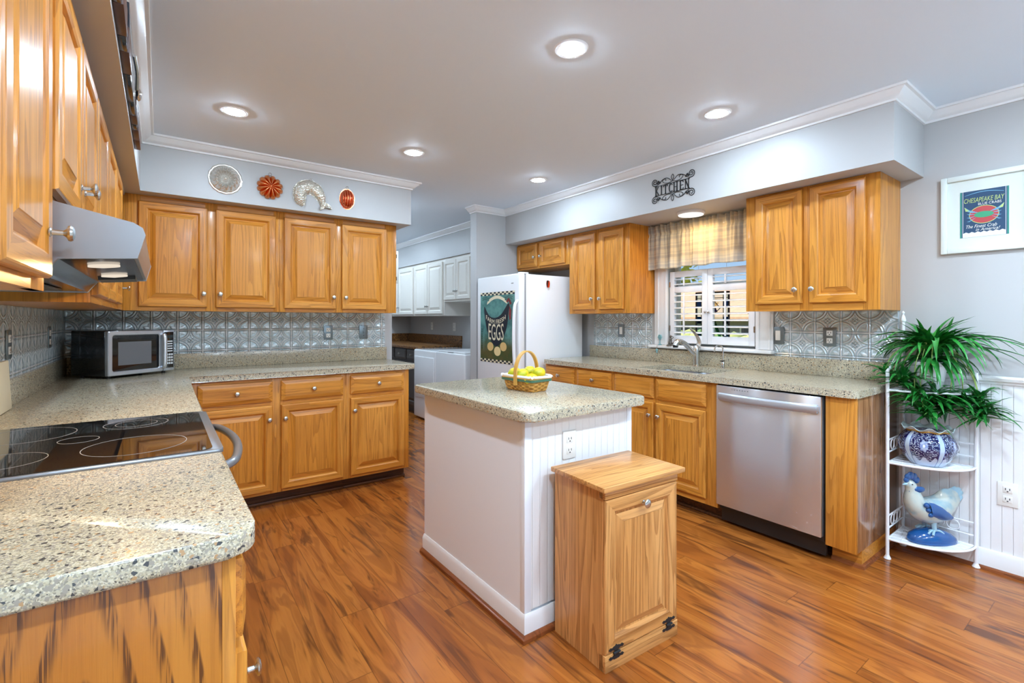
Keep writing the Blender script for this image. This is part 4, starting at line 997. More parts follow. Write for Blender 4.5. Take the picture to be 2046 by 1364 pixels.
for v in (-1, 1):
    tube(bm, catmull([k2(0, v*.048), k2(-.010, v*.075), k2(0, v*.094), k2(.010, v*.075), k2(0, v*.048)], 5), .0022, 6)
    for h in (-1, 1):
        tube(bm, [k2(h*.136, v*.040)]+spiral(h*.150, v*.066, .027, 1.7, PI/2*(-v) if True else 0, h*v), .0026, 6)
        tube(bm, catmull([k2(0, v*.048), k2(h*.03, v*.040), k2(h*.065, v*.045), k2(h*.085, v*.062), k2(h*.072, v*.075), k2(h*.055, v*.068), k2(h*.058, v*.058)], 5), .0022, 6)
        tube(bm, catmull([k2(h*.012, v*.052), k2(h*.045, v*.078), k2(h*.085, v*.072), k2(h*.112, v*.050), k2(h*.136, v*.038)], 5), .0022, 6)
        for a in range(3): ball(bm, k2(h*(.108+.010*a), v*(.056+.010*(a % 2))), .003, .009, .007, 8)
obj('scrollwork', bm, iron, t)

# ------------------------------------------------------------------ hangings along the left soffit
FLS = Face('x', .552, 1); brown = mat('dark_walnut', srgb(74, 46, 38), .35); navy = mat('dark_slate_gloss', srgb(38, 46, 58), .12)
t = thing('plank_hanging', 'long dark hanging of brown and slate blocks low on the left soffit', 'wall hanging', FLS.P(2.2, 2.09), 0, 'hangings on the left soffit')
segs = [(1.35, 1.60, 1), (1.60, 1.78, 0), (1.78, 1.88, 1), (1.88, 2.05, 0), (2.05, 2.30, 1), (2.30, 2.45, 1), (2.45, 2.56, 0), (2.56, 2.63, 1), (2.63, 2.78, 0), (2.78, 2.93, 0)]
for a, b, c in segs:
    bm = NB(); FLS.box(bm, a, b-.002, 2.085, 2.165, .0005, .020 if c else .024, 0, .002); obj('block', bm, navy if c else brown, t)
t = thing('dark_picture_frame', 'narrow dark framed picture above the plank hanging on the left soffit', 'picture', FLS.P(2.25, 2.25), 0, 'hangings on the left soffit')
bm = NB(); FLS.box(bm, 2.06, 2.48, 2.185, 2.335, .0005, .016, 0, .002); obj('frame', bm, navy, t)
bm = NB(); FLS.box(bm, 2.09, 2.45, 2.21, 2.31, .016, .0165); obj('picture_sheet', bm, mat('grey_print_sheet', srgb(120, 130, 138), .2), t)
t = thing('dark_picture_frame', 'second thin dark framed picture farther along the left soffit', 'picture', FLS.P(2.8, 2.25), 0, 'hangings on the left soffit')
bm = NB(); FLS.box(bm, 2.60, 3.05, 2.19, 2.33, .0005, .012, 0, .002); obj('frame', bm, iron, t)
bm = NB(); FLS.box(bm, 2.63, 3.02, 2.215, 2.305, .012, .0125); obj('picture_sheet', bm, mat('pale_print_sheet', srgb(190, 190, 188), .3), t)
t = thing('silver_ladle', 'silver ladle hanging over the plank hanging on the left soffit', 'ladle', FLS.P(2.1, 2.13), 0, 'hangings on the left soffit')
bm = NB(); tube(bm, catmull([FLS.P(2.05, 2.155, .030), FLS.P(2.15, 2.14, .034), FLS.P(2.26, 2.12, .030)], 5), .006, 8); obj('handle', bm, chrome, t)
bm = NB(); ball(bm, FLS.P(2.29, 2.115, .034), .010, .032, .022, 14); obj('bowl', bm, chrome, t)

# ------------------------------------------------------------------ crab print
FC = Face('x', XR, -1)
t = thing('framed_print', 'white framed crab print on the wall above the spider plant', 'picture', FC.P(.542, 1.825))
py0, py1, pz0, pz1 = .372, .712, 1.622, 2.028
bm = NB(); fwid = .026
for a, b, c, d_ in ((py0, py0+fwid, pz0, pz1), (py1-fwid, py1, pz0, pz1), (py0+fwid, py1-fwid, pz0, pz0+fwid), (py0+fwid, py1-fwid, pz1-fwid, pz1)): FC.box(bm, a, b, c, d_, .0005, .024, 0, .003)
obj('frame', bm, mat('pale_frame', srgb(222, 230, 226), .4), t)
bm = NB(); FC.box(bm, py0+fwid-.001, py1-fwid+.001, pz0+fwid-.001, pz1-fwid+.001, .0005, .010); obj('mat_board', bm, mat('mat_board', srgb(218, 224, 218), .7), t)
ay0, ay1, az0, az1 = .455, .636, 1.700, 1.940
def c2(a, b): return (ay1-a*(ay1-ay0), az0+b*(az1-az0))
pnavy = mat('print_navy', srgb(38, 72, 104), .5); pteal = mat('print_teal', srgb(60, 140, 128), .5); pwhite = mat('print_white', srgb(228, 232, 228), .5); pcoral = mat('print_coral', srgb(186, 72, 74), .5); plime = mat('print_lime', srgb(184, 206, 130), .5); psky = mat('print_sky', srgb(112, 168, 200), .5); pgreen = mat('print_green', srgb(62, 160, 118), .5)
bm = NB(); FC.poly(bm, [c2(0, 0), c2(1, 0), c2(1, 1), c2(0, 1)], .010, .0112); obj('print_sheet', bm, pnavy, t)
bm = NB()
for a, b, m_ in ((0, .035, 0), (.965, 1, 0), (.055, .065, 1), (.935, .945, 1)): FC.poly(bm, [c2(a, 0), c2(b, 0), c2(b, 1), c2(a, 1)], .0112, .0116, m_)
FC.poly(bm, [c2(.065, .0), c2(.935, .0), c2(.935, .09)]+[c2(.935-.87*k/14, .09+(.025 if k % 2 else 0)) for k in range(15)]+[c2(.065, .09)], .0112, .0116, 1)
obj('print_border', bm, [pteal, pwhite], t)
def ov(cx, cy, ra, rb, n=28): return [c2(cx+ra*math.cos(2*PI*k/n), cy+rb*math.sin(2*PI*k/n)) for k in range(n)]
bm = NB(); FC.poly(bm, ov(.5, .47, .31, .195), .0112, .0116, 0); FC.poly(bm, ov(.5, .47, .295, .182), .0117, .0119, 1); FC.poly(bm, ov(.5, .47, .20, .065), .0122, .0126, 2)
for s in (-1, 1):
    for k in range(4): FC.poly(bm, [c2(.5+s*.15, .47+.03*(k-1.5)), c2(.5+s*.30, .47+.075*(k-1.5)), c2(.5+s*.36, .47+.085*(k-1.5)), c2(.5+s*.30, .45+.075*(k-1.5))], .0120, .0122, 3)
    FC.poly(bm, [c2(.5+s*.12, .52), c2(.5+s*.30, .59), c2(.5+s*.40, .66), c2(.5+s*.36, .57), c2(.5+s*.26, .53)], .0120, .0123, 3)
    FC.poly(bm, [c2(.5+s*.30, .575), c2(.5+s*.41, .665), c2(.5+s*.38, .57)], .0124, .0126, 4)
obj('crab_emblem', bm, [plime, pcoral, pgreen, psky, plime], t)
bm = NB(); FC.poly(bm, [c2(.10+.8*k/12, .905+.05*math.sin(PI*k/12)) for k in range(13)]+[c2(.9-.8*k/12, .912+.058*math.sin(PI*k/12)) for k in range(13)], .0112, .0115); obj('scroll_line', bm, psky, t)
for s_, a, b, hh, ww, m_, sh in (('CHESAPEAKE BAY', .5, .745, .024, .150, plime, .2), ('BLUE CRABS', .62, .675, .0125, .085, pwhite, 0), ('The Finest Crab', .45, .195, .017, .115, pwhite, .35), ('in America!', .58, .125, .015, .090, pwhite, .35)):
    bm = text_bm(FC, s_, c2(a, 0)[0], c2(0, b)[1], hh, ww, .0125, .0129, shear=sh); obj('lettering', bm, m_, t)

# ------------------------------------------------------------------ valance
def cloth_mat():
    m = bpy.data.materials.new('plaid_cotton'); m.use_nodes = True; nt = m.node_tree; E.nt = nt; p = nt.nodes['Principled BSDF']
    x, y, z = sep(pos())
    def st(a, per, lo, hi): f = efr(a/per); return ss(f, lo-.04, lo+.04)*ss(f, hi-.04, hi+.04, 1, 0)
    a = st(y, .085, .15, .52)*.6+st(y, .085, .70, .80)*.45; b = st(z, .072, .2, .5)*.6+st(z, .072, .68, .80)*.4
    n = noise(pos(), 500, 1)
    c = mixc(a*.50, srgb(244, 236, 216), srgb(132, 150, 170)); c = mixc(b*.45, c, srgb(148, 150, 160)); c = mixc(n*.10, c, (.6, .55, .5))
    nt.links.new(c.k, p.inputs['Base Color']); p.inputs['Roughness'].default_value = .9
    tr = nt.nodes.new('ShaderNodeBsdfTranslucent'); nt.links.new(c.k, tr.inputs[0]); mx = nt.nodes.new('ShaderNodeMixShader'); mx.inputs[0].default_value = .45
    o = nt.nodes['Material Output']; nt.links.new(p.outputs[0], mx.inputs[1]); nt.links.new(tr.outputs[0], mx.inputs[2]); nt.links.new(mx.outputs[0], o.inputs[0]); return m
plaid = cloth_mat()
t = thing('plaid_valance', 'beige and blue plaid valance gathered across the top of the sink window', 'valance', (3.99, 2.10, 1.69))
bm = NB(); NY, NZ = 150, 26; grid = []
for j in range(NZ+1):
    z = 1.688+(2.052-1.688)*j/NZ; row = []
    for i in range(NY+1):
        u = i/NY; y = 1.630+.958*u; pk = min(1, max(0, (1.98-z)/.25)); top = max(0, (z-1.965)/.09)
        big = .016*math.sin(u*47+1.3*math.sin(u*9)); fine_ = .007*math.sin(u*150+2*math.sin(u*31))*(1-pk*.8)
        pinch = -.012*math.exp(-((z-1.975)/.012)**2)
        row.append(bm.verts.new((3.985+big*(.35+.65*pk)+fine_*(1+top)+pinch*-1, y, z+.006*math.sin(u*60)*(1 if j == NZ else 0)+.004*math.sin(u*23)*(1 if j == 0 else 0))))
    grid.append(row)
for j in range(NZ):
    for i in range(NY): bm.faces.new((grid[j][i], grid[j][i+1], grid[j+1][i+1], grid[j+1][i]))
cv = obj('cloth', bm, plaid, t, smooth=80); sm = cv.modifiers.new('thick', 'SOLIDIFY'); sm.thickness = .0015
bm = NB(); tube(bm, [(4.005, 1.622, 1.99), (4.005, 2.578, 1.99)], .006, 10)
for y in (1.63, 2.57): box(bm, 4.0, XR-.0185, y-.006, y+.006, 1.984, 1.996)
obj('rod', bm, trim_m, t)

# ------------------------------------------------------------------ plantation shutters
shut_w = mat('shutter_white', srgb(238, 238, 240), .35)
def shutter(y0, y1, label):
    t = thing('plantation_shutter', label, 'shutter', (XR+.012, (y0+y1)/2, 1.08), 0, 'plantation shutters in the sink window')
    x0, x1 = XR-.002, XR+.026
    bm = NB(); sw = .044
    for a, b in ((y0, y0+sw), (y1-sw, y1)): box(bm, x0, x1, a, b, 1.080, 1.665, 0, .002)
    for a, b in ((1.080, 1.142), (1.492, 1.540), (1.616, 1.665)): box(bm, x0, x1, y0+sw, y1-sw, a, b, 0, .002)
    obj('frame', bm, shut_w, t)
    for za, zb, n in ((1.142, 1.492, 7), (1.540, 1.616, 2)):
        for k in range(n):
            z = za+(k+.5)*(zb-za)/n if n > 2 else za+.02+k*.04
            bm = NB(); c, s = math.cos(R(12)), math.sin(R(12)); L = []
            for y in (y0+sw+.001, y1-sw-.001): L.append([Vector(((x0+x1)/2+a*c-b*s, y, z+a*s+b*c)) for a, b in ((-.026, 0), (-.018, .0035), (0, .005), (.018, .0035), (.026, 0), (.018, -.0035), (0, -.005), (-.018, -.0035))])
            loft(bm, L); obj('louver', bm, shut_w, t)
    bm = NB(); ym = y0+sw+(y1-y0-2*sw)*.60
    for za, zb in ((1.150, 1.485), (1.545, 1.612)): box(bm, x0-.022, x0-.013, ym-.006, ym+.006, za, zb, 0, .001)
    obj('tilt_rod', bm, shut_w, t)
    kn = y0+.012 if y0 > 2.0 else y1-.012
    bm = NB(); lathe(bm, [(.005, 0), (.005, .004), (.009, .008), (.009, .013), (.001, .016)], (x0, kn, 1.33), (-1, 0, 0), 12); obj('knob', bm, nickel, t)
    bm = NB(); hy = y1 if y0 > 2.0 else y0
    for z in (1.20, 1.56): box(bm, x0-.0025, x0+.002, hy-.006, hy+.006, z-.022, z+.022)
    obj('hinge', bm, nickel, t)
shutter(2.094, 2.430, 'white plantation shutter panel on the left half of the sink window')
shutter(1.726, 2.091, 'white plantation shutter panel on the right half of the sink window')

# stained glass panel hung behind the shutters
t = thing('stained_glass_panel', 'stained glass lily panel hanging in the sink window behind the shutters', 'stained glass', (XR+.075, 2.10, 1.10))
FG = Face('x', XR+.075, -1); g0, g1, z0_, z1_ = 1.955, 2.240, 1.10, 1.49
def gm(n, c): return glass_mat(n, c)
gl_clear, gl_blue, gl_green, gl_petal, gl_violet = gm('glass_pale', srgb(236, 246, 248)), gm('glass_blue', srgb(60, 110, 160)), gm('glass_green', srgb(120, 190, 140)), gm('glass_petal', srgb(240, 226, 190)), gm('glass_violet', srgb(96, 80, 140))
bm = NB(); FG.box(bm, g0+.012, g1-.012, z0_+.012, z1_-.012, -.002, .001); obj('backing_glass', bm, gl_clear, t)
bm = NB()
for a, b, c, d_ in ((g0, g0+.012, z0_, z1_), (g1-.012, g1, z0_, z1_), (g0, g1, z0_, z0_+.012), (g0, g1, z1_-.012, z1_)): FG.box(bm, a, b, c, d_, -.005, .005)
for pts in ([(g0+.05, z0_), (g0+.05, z1_)], [(g1-.05, z0_), (g1-.05, z1_)], [(g0, z1_-.05), (g1, z1_-.05)], [(2.01, z0_), (2.08, 1.27), (2.10, 1.38)], [(2.17, z0_), (2.11, 1.22), (2.07, 1.36)], [(2.03, 1.36), (2.10, 1.44), (2.17, 1.36), (2.10, 1.30), (2.03, 1.36)]):
    tube(bm, [FG.P(a, b, .002) for a, b in pts], .003, 6)
obj('lead_came', bm, iron, t)
for a in (g0+.014, g1-.048):
    bm = NB()
    for k in range(6): FG.box(bm, a, a+.034, z0_+.014+k*.062, z0_+.07+k*.062, .0012, .0018, k % 2)
    obj('blue_border_glass', bm, [gl_blue, gl_clear], t)
bm = NB()
for pts in ([(2.01, z0_+.014), (2.035, z0_+.014), (2.10, 1.27), (2.085, 1.30)], [(2.17, z0_+.014), (2.14, z0_+.014), (2.09, 1.22), (2.11, 1.26)]): FG.poly(bm, pts, .0012, .0018)
obj('green_leaf_glass', bm, gl_green, t)
bm = NB()
for k in range(5):
    a = R(30+30*k); c = (2.10, 1.37); e = (c[0]+.07*math.cos(a), c[1]+.07*math.sin(a)); nn = (-math.sin(a)*.016, math.cos(a)*.016)
    FG.poly(bm, [c, ((c[0]+e[0])/2+nn[0], (c[1]+e[1])/2+nn[1]), e, ((c[0]+e[0])/2-nn[0], (c[1]+e[1])/2-nn[1])], .0020, .0026)
obj('petal_glass', bm, gl_petal, t)
bm = NB(); FG.poly(bm, [(2.05, 1.33), (2.15, 1.33), (2.13, 1.37), (2.07, 1.37)], .0028, .0032); obj('violet_glass', bm, gl_violet, t)
bm = NB(); tube(bm, [FG.P(g0+.02, z1_, 0), FG.P(g0+.03, 1.99, 0)], .001, 5); tube(bm, [FG.P(g1-.02, z1_, 0), FG.P(g1-.03, 1.99, 0)], .001, 5); obj('hanging_chain', bm, nickel, t)

# figurines on the sill
sx = XR-.04; zs_ = 1.0582
t = thing('glass_figurine', 'pale blue glass flower figurine at the left end of the window sill', 'figurine', (sx, 2.50, zs_))
gfig = mat('aqua_glass', srgb(120, 168, 172), .12, Coat_Weight=.6)
bm = NB(); lathe(bm, [(.016, 0), (.016, .004), (.004, .010), (.0035, .045), (.006, .05)], (sx, 2.50, zs_), seg=14); obj('stem', bm, gfig, t)
bm = NB()
for k in range(6):
    a = k*PI/3; ball(bm, (sx+.006*math.cos(a), 2.50+.016*math.cos(a), zs_+.066+.014*math.sin(a)), .007, .010, .009, 10)
ball(bm, (sx-.006, 2.50, zs_+.066), .007, seg=10); obj('petals', bm, gfig, t)
t = thing('pewter_figurine', 'small pewter figure sitting on the sill left of the faucet', 'figurine', (sx, 2.40, zs_))
pew = mat('dark_pewter', srgb(104, 100, 94), .4, .6)
bm = NB(); lathe(bm, [(.030, 0), (.031, .003), (.022, .008), (.012, .014)], (sx, 2.40, zs_), seg=18); obj('base', bm, pew, t)
bm = NB(); tube(bm, catmull([(sx, 2.40, zs_+.010), (sx, 2.398, zs_+.035), (sx, 2.392, zs_+.055), (sx, 2.394, zs_+.066)], 5), [.014]*4+[.013, .012, .011, .010, .009, .009, .008, .007, .006, .005, .005, .005], 10); ball(bm, (sx, 2.395, zs_+.074), .0105, seg=12); tube(bm, catmull([(sx, 2.388, zs_+.056), (sx, 2.370, zs_+.066), (sx, 2.378, zs_+.076), (sx, 2.388, zs_+.075)], 4), .003, 6); obj('figure', bm, pew, t)
t = thing('hanging_charm', 'small aqua charm hanging off the sill edge below the glass figurine', 'charm', (XR-.060, 2.515, 1.034))
bm = NB(); tube(bm, [(XR-.057, 2.515, 1.060), (XR-.060, 2.515, 1.030)], .001, 5); obj('thread', bm, nickel, t)
bm = NB(); ball(bm, (XR-.061, 2.515, 1.016), .009, .011, .013, 12); ball(bm, (XR-.061, 2.515, .998), .006, .008, .008, 12); obj('bead', bm, gfig, t)

# ------------------------------------------------------------------ corner plant stand
sw_m = mat('white_wrought_iron', srgb(240, 240, 242), .4)
PCx, PCy = 4.028, .868; AX, AY = .258, .300
t = thing('plant_stand', 'white wrought iron corner stand with three shelves beside the end panel', 'plant stand', (3.93, .76, 0))
def post(name, x, y, z1, r=.0085):
    bm = NB(); tube(bm, [(x, y, .012), (x, y, z1)], r, 10); lathe(bm, [(.015, 0), (.017, .004), (.011, .016), (.009, .022)], (x, y, 0), seg=12); return obj(name, bm, sw_m, t)
post('leg', PCx, PCy, 1.26); post('leg', PCx-AX, PCy, 1.0); post('leg', PCx, PCy-AY, 1.0)
bm = NB(); lathe(bm, [(.009, 0), (.014, .012), (.010, .03), (.004, .045), (.008, .055), (.001, .066)], (PCx, PCy, 1.255), seg=12); obj('finial', bm, sw_m, t)
bm = NB()
for a, b in (((PCx-AX, PCy), (PCx, PCy)), ((PCx, PCy-AY), (PCx, PCy))):
    P = [Vector((a[0]+(b[0]-a[0])*k/10, a[1]+(b[1]-a[1])*k/10, 1.0+.02*math.sin(PI*k/10)+.20*(k/10)**2.2)) for k in range(11)]; tube(bm, P, .007, 8)
obj('top_rail', bm, sw_m, t)
def qarc(f=1.0, n=14, bow=1.12): return [(PCx-AX*f*math.cos(PI/2*k/n)**(1/bow), PCy-AY*f*math.sin(PI/2*k/n)**(1/bow)) for k in range(n+1)]
for zsh in (.105, .510, .895):
    bm = NB(); slab(bm, [(PCx, PCy)]+qarc(.97), zsh, zsh+.004)
    tube(bm, [(x, y, zsh+.002) for x, y in qarc(1.0)], .0055, 8); tube(bm, [(PCx-AX, PCy, zsh+.002), (PCx, PCy, zsh+.002), (PCx, PCy-AY, zsh+.002)], .005, 8)
    for f in (.25, .45, .65, .82): tube(bm, [(x, y, zsh+.005) for x, y in qarc(f)], .0022, 6)
    for k in range(1, 8):
        e = (PCx-AX*.97*math.cos(PI/2*k/8), PCy-AY*.97*math.sin(PI/2*k/8)); tube(bm, [(PCx, PCy, zsh+.005), (*e, zsh+.005)], .0018, 6)
    obj('shelf', bm, sw_m, t)
    if zsh < .8:
        bm = NB()
        for a, b in (((PCx-AX, PCy), (PCx, PCy)), ((PCx, PCy-AY), (PCx, PCy))):
            for dz in (.055, .12): tube(bm, [(*a, zsh+dz), (*b, zsh+dz)], .004, 8)
            for f in (.30, .5, .70):
                c = (a[0]+(b[0]-a[0])*f, a[1]+(b[1]-a[1])*f, zsh+.0875); dx, dy = (b[0]-a[0]), (b[1]-a[1]); L_ = math.hypot(dx, dy)
                tube(bm, [(c[0]+dx/L_*.026*math.cos(q_*PI/7), c[1]+dy/L_*.026*math.cos(q_*PI/7), c[2]+.026*math.sin(q_*PI/7)) for q_ in range(14)], .0028, 6, closed=True)
        obj('scroll_rail', bm, sw_m, t)

# ------------------------------------------------------------------ spider plant
def b_leaf():
    x, y, z = sep(pos()); n = noise(pos(), 9, 2); n2 = noise(pos(), 60, 1)
    c = mixc(ss(n, .3, .7), srgb(20, 92, 34), srgb(44, 140, 52)); return {'Base Color': mixc(ss(n2, .62, .8)*.5, c, srgb(150, 196, 110))}
leaf_m = mat('spider_leaf', rough=.34, build=b_leaf, Subsurface_Weight=.0)
stem_m = mat('runner_green', srgb(150, 176, 90), .5)
rnd = random.Random(11)
def clampleaf(p):
    if p.x > XR-.022: p.x = XR-.022-.001*rnd.random()
    if p.z < .925 and p.y > .878 and p.x > 3.42: p.y = .878
    if p.z < .93 and p.y > .89 and p.z > .87: p.z = .93
    return p
def leaf(bm, base, az, ln, w, e0, e1, n=9, twist=0):
    p = Vector(base); rows = []
    for i in range(n+1):
        tt = i/n; el = R(e0+(e1-e0)*tt**.85); ww = w*(min(1, .45+tt*3))*(1-tt**2.6)+.0006
        side = Vector((-math.sin(az), math.cos(az), 0)); d = Vector((math.cos(az)*math.cos(el), math.sin(az)*math.cos(el), math.sin(el))); nr = side.cross(d)*-1
        q_ = clampleaf(p.copy()); rows.append([bm.verts.new(q_+side*ww), bm.verts.new(q_-nr*ww*.45), bm.verts.new(q_-side*ww)])
        p = p+d*(ln/n); az += twist/n
    for a, b in zip(rows, rows[1:]):
        for k in range(2): bm.faces.new((a[k], a[k+1], b[k+1], b[k]))
    return bm
t = thing('potted_spider_plant', 'trailing green spider plant in a pale pot on the top shelf of the stand', 'plant', (3.91, .74, .90))
pc = Vector((3.905, .735, .9055))
bm = NB(); lathe(bm, [(.001, .0), (.055, .0), (.062, .01), (.080, .125), (.086, .130), (.086, .148), (.078, .148), (.074, .130), (.001, .126)], pc, seg=32, cap=False); obj('pot', bm, mat('white_ceramic', srgb(232, 234, 236), .25), t)
bm = NB(); lathe(bm, [(.0005, .1305), (.073, .1305), (.0745, .127), (.0005, .1265)], pc, seg=24, cap=False); obj('soil', bm, mat('dark_soil', srgb(48, 36, 28), .9), t)
cr = pc+Vector((.0, -.02, .185)); bm = NB()
for k in range(75):
    az = rnd.random()*2*PI; leaf(bm, cr+Vector((rnd.uniform(-.03, .03), rnd.uniform(-.03, .03), 0)), az, rnd.uniform(.17, .29), rnd.uniform(.009, .014), rnd.uniform(50, 88), rnd.uniform(-45, 25), 9, rnd.uniform(-.4, .4))
for k in range(70):
    az = rnd.random()*2*PI; leaf(bm, cr+Vector((rnd.uniform(-.03, .03), rnd.uniform(-.03, .03), 0)), az, rnd.uniform(.26, .40), rnd.uniform(.009, .014), rnd.uniform(35, 75), rnd.uniform(-85, -40), 10, rnd.uniform(-.4, .4))
for k in range(46):
    leaf(bm, cr+Vector((rnd.uniform(-.03, .03), rnd.uniform(-.03, .03), -.03)), rnd.random()*2*PI, rnd.uniform(.16, .27), rnd.uniform(.009, .013), rnd.uniform(0, 45), -88, 8, rnd.uniform(-.5, .5))
lathe(bm, [(.03, -.06), (.034, -.03), (.02, .0)], cr, seg=10)
for az, ln, e0, e1 in ((-1.75, .52, 45, -50), (-1.55, .50, 55, -60), (-2.0, .48, 50, -45), (2.6, .36, 40, -20), (2.9, .40, 35, -45), (-2.4, .46, 60, -70), (3.4, .42, 50, -55), (-1.6, .44, 30, -40)): leaf(bm, cr, az, ln, .012, e0, e1, 12)
obj('foliage', bm, leaf_m, t, smooth=60)
pl = [(3.845, .905, .985, 10, .11), (3.80, .815, .945, 26, .17), (3.84, .76, .90, 16, .15), (3.86, .70, .865, 30, .19), (3.90, .655, .82, 24, .17), (3.84, .735, .79, 22, .15), (3.93, .60, .86, 16, .14), (3.97, .545, .865, 20, .13), (3.975, .535, .80, 26, .14), (3.80, .76, .86, 14, .14)]
for i, (x, y, z, n, ln) in enumerate(pl):
    bm = NB(); c = Vector((x, y, z))
    for k in range(int(n*1.9)):
        leaf(bm, c+Vector((rnd.uniform(-.012, .012), rnd.uniform(-.012, .012), rnd.uniform(-.02, .02))), rnd.random()*2*PI, ln*rnd.uniform(.6, 1.15), rnd.uniform(.007, .0115), rnd.uniform(-20, 80), rnd.uniform(-70, 10), 7, rnd.uniform(-.5, .5))
    obj('plantlet', bm, leaf_m, t, smooth=60)
    bm = NB(); top = cr+Vector((rnd.uniform(-.02, .02), rnd.uniform(-.02, .02), .01)); dx = (c-top); out_ = Vector((dx.x, dx.y, 0)).normalized()*.05 if (dx.x or dx.y) else Vector((0, 0, 0))
    tube(bm, [clampleaf(p) for p in catmull([top, top+Vector((0, 0, .05))+out_*.7, (top+c)/2+out_+Vector((0, 0, .05)), c], 5)], .0022, 6); obj('runner', bm, stem_m, t)

# ------------------------------------------------------------------ blue and white jardiniere
def b_china():
    x, y, z = sep(pos()); a = E.m('ARCTAN2', y, x); nb = 5.0
    f = efr(a*(nb/(2*PI))+.08); band = ss(eabs(f-.5), .455, .44, 1, 0); edge = ss(eabs(eabs(f-.5)-.40), .022, .010)
    u = (f-.5)*1.7; v = (z-.110)/.075
    d = esq(u*u*2.2+v*v*.55); th = E.m('ARCTAN2', v, u)
    flower = ss(d+esin(th*10.0)*.035, .30, .27); core = ss(d, .09, .07)
    vo = voro(vadd(pos(), (2, 2, 2)), 62, 'Distance', 'SMOOTH_F1'); sc = esin(noise(pos(), 34, 2, .5, 1.5)*34.0)
    scroll = ss(sc, .62, .74)*.85
    low = ss(z, .052, .048)*egt(esin(a*15.0)*.012+.04-z, 0)
    white = emax(emax(scroll*ss(d, .33, .36), flower*.8), emax(low, elt(z, .012)))
    c = mixc(white, srgb(12, 18, 78), srgb(190, 204, 226)); c = mixc(flower*ss(vo, .25, .45)*.6, c, srgb(92, 116, 184)); c = mixc(core, c, srgb(232, 238, 246))
    c = mixc(egt(eabs(f-.5), .405), c, srgb(40, 62, 140)); c = mixc(egt(eabs(f-.5), .425), c, srgb(188, 206, 222))
    return {'Base Color': c}
china = mat('blue_white_china', rough=.1, build=b_china, Coat_Weight=.6)
t = thing('china_jardiniere', 'blue and white china pot with ruffled gilt rim on the middle shelf', 'pot', (3.90, .735, .5175), R(229))
bm = NB(); lob = lambda r, h, a: r*(1+.018*math.cos(10*a)*math.sin(min(1, h/.17)*PI))
lathe(bm, [(.001, 0), (.070, 0), (.076, .006), (.098, .035), (.116, .075), (.120, .10), (.114, .130), (.098, .155), (.084, .168), (.082, .174), (.074, .172), (.001, .165)], seg=80, cap=False, fn=lob); obj('body', bm, china, t, local=True)
bm = NB(); rf = lambda r, h, a: r
L = []
for r, h, am in ((.082, .172, 0), (.096, .182, .003), (.110, .190, .009), (.107, .192, .009), (.094, .186, .003), (.076, .172, 0)):
    L.append([Vector((r*(1+am*.6*math.sin(9*a)/.009*.05 if am else r/r)*math.cos(a)*1 if False else r*math.cos(a), r*math.sin(a), h+am*math.sin(9*a))) for a in [2*PI*k/90 for k in range(90)]])
loft(bm, L, 0, False)
obj('ruffled_rim', bm, mat('celadon_glaze', srgb(206, 222, 222), .12, Coat_Weight=.5), t, local=True)
bm = NB(); tube(bm, [(.0905*math.cos(a), .0905*math.sin(a), .1765+.003*math.sin(9*a)) for a in [2*PI*k/72 for k in range(72)]], .0035, 6, closed=True); obj('gilt_band', bm, mat('gilt', srgb(196, 146, 52), .3, .6), t, local=True, label='gilt band under the rim')

# ------------------------------------------------------------------ rooster
rb = mat('rooster_blue', srgb(20, 80, 142), .15, Coat_Weight=.5)
def b_cream():
    n = noise(pos(), 16, 3); w_ = noise(vscale(pos(), (1, 6, 1)), 40, 1); return {'Base Color': mixc(ss(n, .40, .65)*.8, srgb(190, 196, 186), srgb(132, 168, 182))}
rc_ = mat('crackled_glaze', rough=.18, build=b_cream, Coat_Weight=.5); rs = mat('pale_blue_glaze', srgb(158, 194, 210), .2)
t = thing('rooster_figurine', 'cream and blue ceramic rooster on a blue mound on the lowest shelf', 'figurine', (3.905, .725, .113), R(144))
# local: +x head side, z up
bm = NB(); L = []
for r, h in ((1, 0), (1.02, .012), (.95, .035), (.72, .055), (.40, .066), (.02, .069)): L.append([Vector((-.012+r*.122*math.cos(a)-.02*(1-r), r*.062*math.sin(a), h*(1-.38*max(0, -math.cos(a)*r)))) for a in [2*PI*k/28 for k in range(28)]])
loft(bm, L); obj('mound', bm, rb, t, local=True)
sp = [(-.128, .262, .006, .020), (-.118, .245, .012, .050), (-.100, .222, .024, .062), (-.070, .192, .044, .062), (-.030, .168, .060, .066), (.015, .160, .064, .066), (.052, .172, .058, .060), (.078, .200, .048, .050), (.088, .235, .037, .041), (.092, .262, .029, .032), (.098, .284, .026, .027), (.108, .302, .022, .022), (.116, .312, .010, .010)]
P = catmull([(a, 0, b) for a, b, _, _ in sp], 4); Q = catmull([(c_, d_, 0) for _, _, c_, d_ in sp], 4); bm = NB(); L = []
for i, p in enumerate(P):
    d_ = (P[min(i+1, len(P)-1)]-P[max(i-1, 0)]).normalized(); up_ = Vector((-d_.z, 0, d_.x))
    L.append([p+Vector((0, 1, 0))*(Q[i].x*math.cos(a))+up_*(Q[i].y*math.sin(a)) for a in [2*PI*k/22 for k in range(22)]])
loft(bm, L); obj('body', bm, rc_, t, local=True, smooth=70)
bm = NB()
